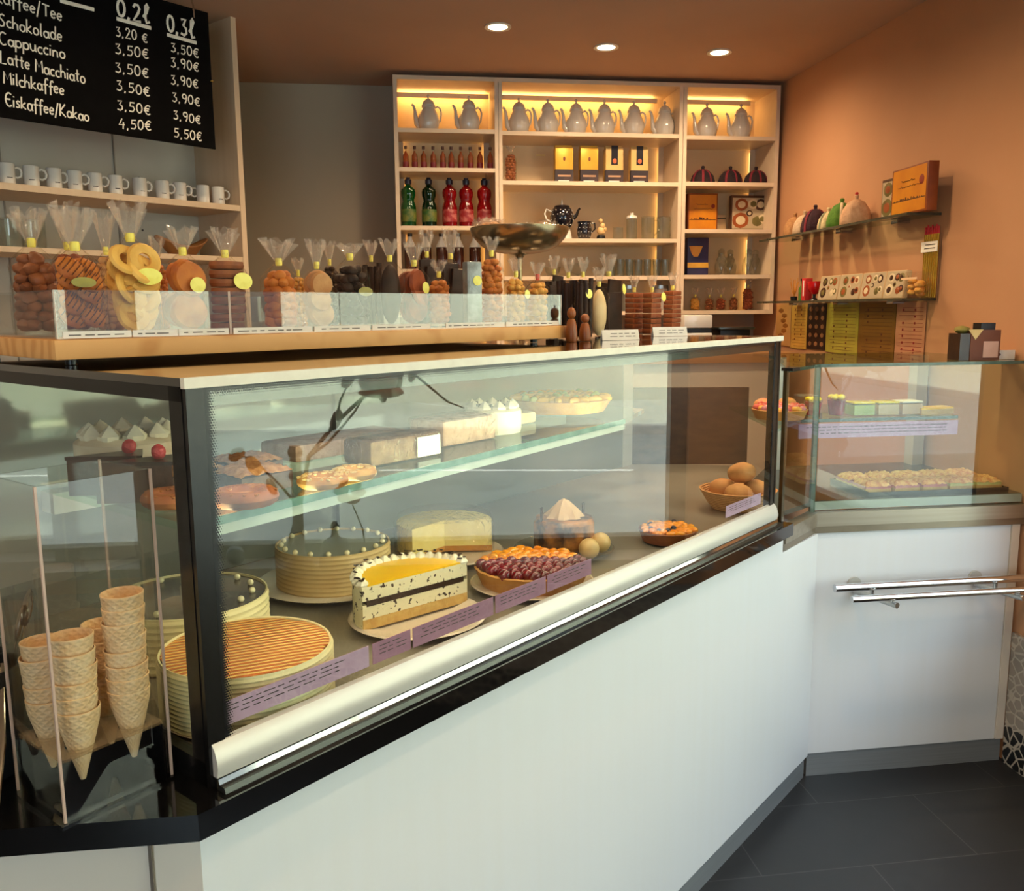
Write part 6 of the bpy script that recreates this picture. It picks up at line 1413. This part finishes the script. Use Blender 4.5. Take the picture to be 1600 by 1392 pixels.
t = thing('red_goblet', 'round red cup on a dark foot beside the chocolate boxes', 'cup', (XW, wy(1275), U2), 0); MB().lathe([(0, 0), (.022, 0), (.020, .004), (.006, .012), (.007, .026)], 24).build('foot', BLKPLAS, t); MB().lathe([(0, .025), (.014, .027), (.026, .042), (.030, .066), (.028, .080), (.026, .078), (0, .05)], 28).build('cup_wall', mat('glossy_red', (190, 16, 22), .2, coat=.4, noise=(10, (170, 10, 16), .35, .7)), t)
# sparklers in a jar with card
ys = onX(1436, 400, XW).y
t = thing('sparkler_pack', 'clear pack of golden biscuits and ribbon at the open end of the lower glass shelf', 'biscuit bag', (XW, ys, U2), 0)
for q in range(8): MB().ball((.012*math.cos(q*2.1), .022*math.sin(q*2.1), .014+.006*q), (.016, .018, .010), 2, rough=.08, rng=random.Random(q)).build('biscuit', BIS['gold'], t)
MB().span((-.030, -.040, .001), (.030, .040, .088), bev=.008).build('film', CELLO, t)
MB().box((-.0322, 0, .066), (.001, .092, .007), M=None).build('ribbon', mat('cream_ribbon', (236, 200, 160), .4, noise=(20, (226, 188, 146), .4, .7)), t)
t = thing('sparkler_bundle', 'bundle of golden fountain candles with red tips and a paper label', 'candle bundle', (XW+.046, ys+.004, U2), 0)
GOLDF = mat('gold_foil', (206, 160, 56), .25, .8, noise=(20, (176, 130, 36), .35, .7)); REDT = mat('red_tip_paint', (206, 24, 30), .4, noise=(20, (186, 18, 24), .35, .7))
for q in range(7):
    y = -.034+q*.0115; s_ = MB().tube([(0, y, .001), (0, y*1.04, .215)], .0045, 8).build('candle', GOLDF, t); MB().tube([(0, y*1.04, .215), (0, y*1.05, .240+.006*(q % 2))], [.0046, .003], 8).build('tip', REDT, s_)
MB().span((-.0085, -.046, .155), (-.0070, .046, .190)).build('paper_label', PAPER, t)
mb = MB(); rg = random.Random(3)
for z in (.178, .166): mb.span((-.0093, -.034, z), (-.0086, .034*rg.uniform(.5, 1), z+.003))
mb.build('print', INK, t)
# printed sheets hanging below the lower shelf
defs = [(1214, 1237, 478, 540, (206, 150, 90), (160, 96, 40), 'praline', 'sheet with biscuit pictures nearest the lit shelf'), (1238, 1262, 475, 545, (206, 158, 72), (130, 60, 30), 'dots', 'narrow yellow ochre sheet with a column of small pictures'), (1263, 1292, 475, 546, (44, 24, 18), (150, 100, 66), 'grid', 'dark sheet with a grid of chocolate pictures'), (1293, 1343, 475, 552, (176, 160, 60), (110, 50, 40), 'dots', 'wide yellow-green sheet with two picture columns'), (1344, 1401, 474, 560, (130, 88, 24), (90, 40, 20), 'dots', 'olive brown printed sheet between the yellow-green and pink ones'), (1402, 1448, 473, 566, (200, 140, 104), (150, 30, 40), 'dots', 'pinkish sheet with red picture column')]
for i, (xa, xb, y0, y1, c1, c2, kd, lb) in enumerate(defs):
    xw = XR-.006; ya, yb = onX(xa, 470, xw).y, onX(xb, 470, xw).y; zt_ = 1.416; zb_ = onX((xa+xb)/2, y1, xw).z
    t = thing('printed_sheet', lb+' under the glass shelf', 'price sheet', (xw, (ya+yb)/2, zb_), 0, 'printed sheets below the glass shelf')
    w = abs(ya-yb); h_ = zt_-zb_
    MB().span((0, -w/2, 0), (.0018, w/2, h_)).build('sheet', mat('sheet_%d' % i, c1, .5, noise=(10, tuple(int(v*.9) for v in c1), .35, .7)), t)
    pm = mat('sheet_print_%d' % i, c2, .5, noise=(20, tuple(int(v*.8) for v in c2), .35, .7)); mb = MB(); rg = random.Random(i)
    if kd == 'grid':
        for a in range(3):
            for b in range(5): mb.ball((-.0004, w*(-.32+.32*a), h_*(.12+.19*b)), (.0008, w*.10, h_*.055), 1)
    elif kd == 'praline':
        for a in range(7): mb.ball((-.0004, rg.uniform(-.3, .3)*w, h_*(.12+.12*a)), (.0008, w*.2, h_*.06), 1)
    else:
        for cc in (.25, -.15):
            for b in range(8):
                if rg.random() > .2: mb.span((-.0008, w*cc-.004, h_*(.08+.11*b)), (0, w*cc+.004, h_*(.08+.11*b)+.008))
        for b in range(14): mb.span((-.0006, -w*.42, h_*(.06+.065*b)), (0, w*.42*rg.uniform(.6, 1), h_*(.06+.065*b)+.0012))
    tag(mb.build('printed_pictures', pm, t), kind='stuff')
# small brown display box and flat tray with white note on the smaller case
q = onZ(1522, 563, RT)
t = thing('brown_display_box', 'small brown display box with a cream pennant on top of the smaller case', 'display box', (q.x+.01, q.y+.02, RT+.0006), -.05)
MB().span((-.062, -.03, 0), (-.032, .03, .078)).build('side_board', CHOC, t); MB().span((-.030, -.03, 0), (.062, .03, .088)).build('box', mat('brown_card', (116, 60, 26), .6, noise=(10, (96, 46, 18), .35, .7)), t); MB().span((.010, -.0312, .008), (.056, -.0302, .055)).build('note', mat('pink_note', (206, 160, 136), .6, noise=(20, (196, 148, 122), .35, .7)), t)
MB().span((.006, -.02, .088), (.05, .02, .108)).build('lid', BLKPLAS, t); MB().prism([(-.02, 0), (.026, 0), (.003, -.03)], 0, .001, M=Matrix.Translation((-.02, -.0316, .090)) @ Matrix.Rotation(math.radians(90), 4, 'X')).build('pennant', mat('cream_pennant', (224, 190, 120), .6, noise=(20, (210, 172, 100), .35, .7)), t)
MB().ball((-.04, 0, .088), (.022, .024, .012), 2, rough=.08).build('dried_leaves', mat('olive_leaf', (136, 124, 50), .7, noise=(20, (104, 96, 36), .35, .7)), t)
q = onZ(1585, 561, RT)
t = thing('flat_note_tray', 'flat brass tray with a white note card on the smaller case by the wall', 'tray', (XR-.062, q.y+.03, RT+.0006), 0); MB().span((-.11, -.035, 0), (.055, .035, .022), bev=.002).build('tray_body', mat('tray_tan', (190, 140, 84), .4, noise=(10, (176, 126, 72), .35, .7)), t); MB().span((-.05, -.0366, .0), (.05, -.0354, .027)).build('note_card', PAPER, t)
mb = MB().ball((.0, -.0370, .014), (.004, .0005, .004), 1); mb.build('print', INK, t)
# ================================================================== ornaments on the window ledge (seen mirrored in the case glass)
TW = mat('twig_bark', (66, 50, 38), .8, noise=(30, (48, 36, 28), .35, .7), bump=(60, .4))
RUST = mat('dry_leaf', (146, 84, 52), .7, noise=(20, (116, 60, 36), .35, .7))
OLDW = mat('old_mill_wood', (96, 60, 34), .5, noise=(8, (72, 44, 26), .35, .7), stretch=(4, 4, .6))
xl = XR-.05; zl = WZ0+.0006
t = thing('dried_branch', 'tall dried branch with rusty leaves on the window ledge, mirrored in the case glass', 'branch', (xl, .70, zl))
P = lambda y, z, x=0: (x, y-.70, z-zl)
tw = [P(.66, zl+.001, .05), P(.72, .72, .04), P(.764, .906, .02), P(.86, 1.02, .01), P(1.01, 1.155, .01), P(1.10, 1.215, 0), P(1.247, 1.09, -.01), P(1.30, 1.07, -.01)]
MB().tube(tw, [.009, .008, .0075, .007, .006, .005, .0035, .002], 8).build('main_twig', TW, t)
MB().tube([P(.764, .906), P(.84, .96, -.02), P(.93, 1.06, -.03), P(1.0, 1.17, -.02)], [.006, .005, .004, .002], 7).build('side_twig', TW, t)
MB().tube([P(.86, 1.02), P(.88, 1.10, .02), P(.92, 1.18, .03)], [.005, .004, .002], 7).build('side_twig', TW, t)
MB().tube([P(.72, .72, .04), P(.66, .80, .04), P(.58, .88, .045), P(.50, .93, .04)], [.006, .005, .004, .002], 7).build('side_twig', TW, t)
rg = random.Random(7)
lv = [(1.0, 1.16), (1.03, 1.18), (1.06, 1.15), (.98, 1.14), (.86, 1.03), (.58, .88), (.52, .92), (.92, 1.17), (1.14, 1.19), (.66, .81), (1.02, 1.12), (1.08, 1.19)]
for y, z in lv:
    o = MB().ball((0, 0, 0), (.006, .026, .038), 2, rough=.06, rng=rg).build('leaf', RUST, t); o.location = P(y+rg.uniform(-.02, .02), z, rg.uniform(-.03, .03)); o.rotation_euler = (rg.uniform(-1.5, 1.5), rg.uniform(-.5, .5), rg.uniform(-1, 1))
t = thing('paper_bird', 'pink and orange paper bird hanging over the window ledge, mirrored in the case glass', 'ornament', (xl-.10, 1.02, 1.17))
MB().ball((0, 0, 0), (.035, .065, .04), 3, rough=.03).build('body', mat('bird_pink', (206, 150, 140), .7, noise=(20, (190, 130, 120), .35, .7)), t)
MB().ball((0, .01, -.035), (.03, .075, .02), 3, rough=.03).build('wing', mat('bird_orange', (196, 110, 60), .7, noise=(20, (176, 90, 46), .35, .7)), t)
MB().tube([(0, 0, .035), (0, 0, H-1.1705)], .0012, 5).build('thread', TW, t)
t = thing('coffee_mill', 'antique wooden coffee mill post on the window ledge, mirrored in the case glass', 'coffee mill', (xl-.045, .73, zl))
MB().lathe([(0, 0), (.045, 0), (.05, .01), (.03, .03), (.018, .06), (.018, .30), (.026, .32), (.018, .34), (.020, .38), (0, .385)], 24).build('post', OLDW, t)
MB().lathe([(0, .385), (.022, .387), (.026, .404), (.016, .422), (0, .426)], 20).build('knob', OLDW, t)
t = thing('bell_grinder', 'small dark dome grinder with knob on the window ledge, mirrored in the glass', 'grinder', (xl-.03, .85, zl))
MB().span((-.05, -.05, 0), (.05, .05, .05), bev=.004).build('drawer_box', OLDW, t)
MB().lathe([(.052, .05), (.054, .06), (.04, .09), (.015, .10), (.010, .125), (.016, .14), (.008, .155), (0, .157)], 28).build('dome', BLKMET, t)
t = thing('blue_ball', 'dark teal glass ball on the window ledge by the dried branch', 'ball', (xl, .50, zl)); MB().ball((0, 0, .034), .034, 3).build('ball', mat('teal_glass', (20, 66, 76), .1, coat=.5, noise=(10, (14, 52, 62), .35, .7)), t)
t = thing('red_bloom', 'red felt flower on a wire on the window ledge, mirrored in the case glass', 'ornament', (xl-.02, .955, zl))
MB().tube([(0, 0, 0), (0, -.01, .12), (0, -.05, .235)], .003, 6).build('wire', TW, t)
for i in range(6): MB().ball((.0, -.05+.030*math.cos(i), .255+.028*math.sin(i)), (.016, .026, .017), 2).build('petal', mat('felt_red', (190, 40, 34), .8, noise=(30, (170, 30, 26), .35, .7)), t)
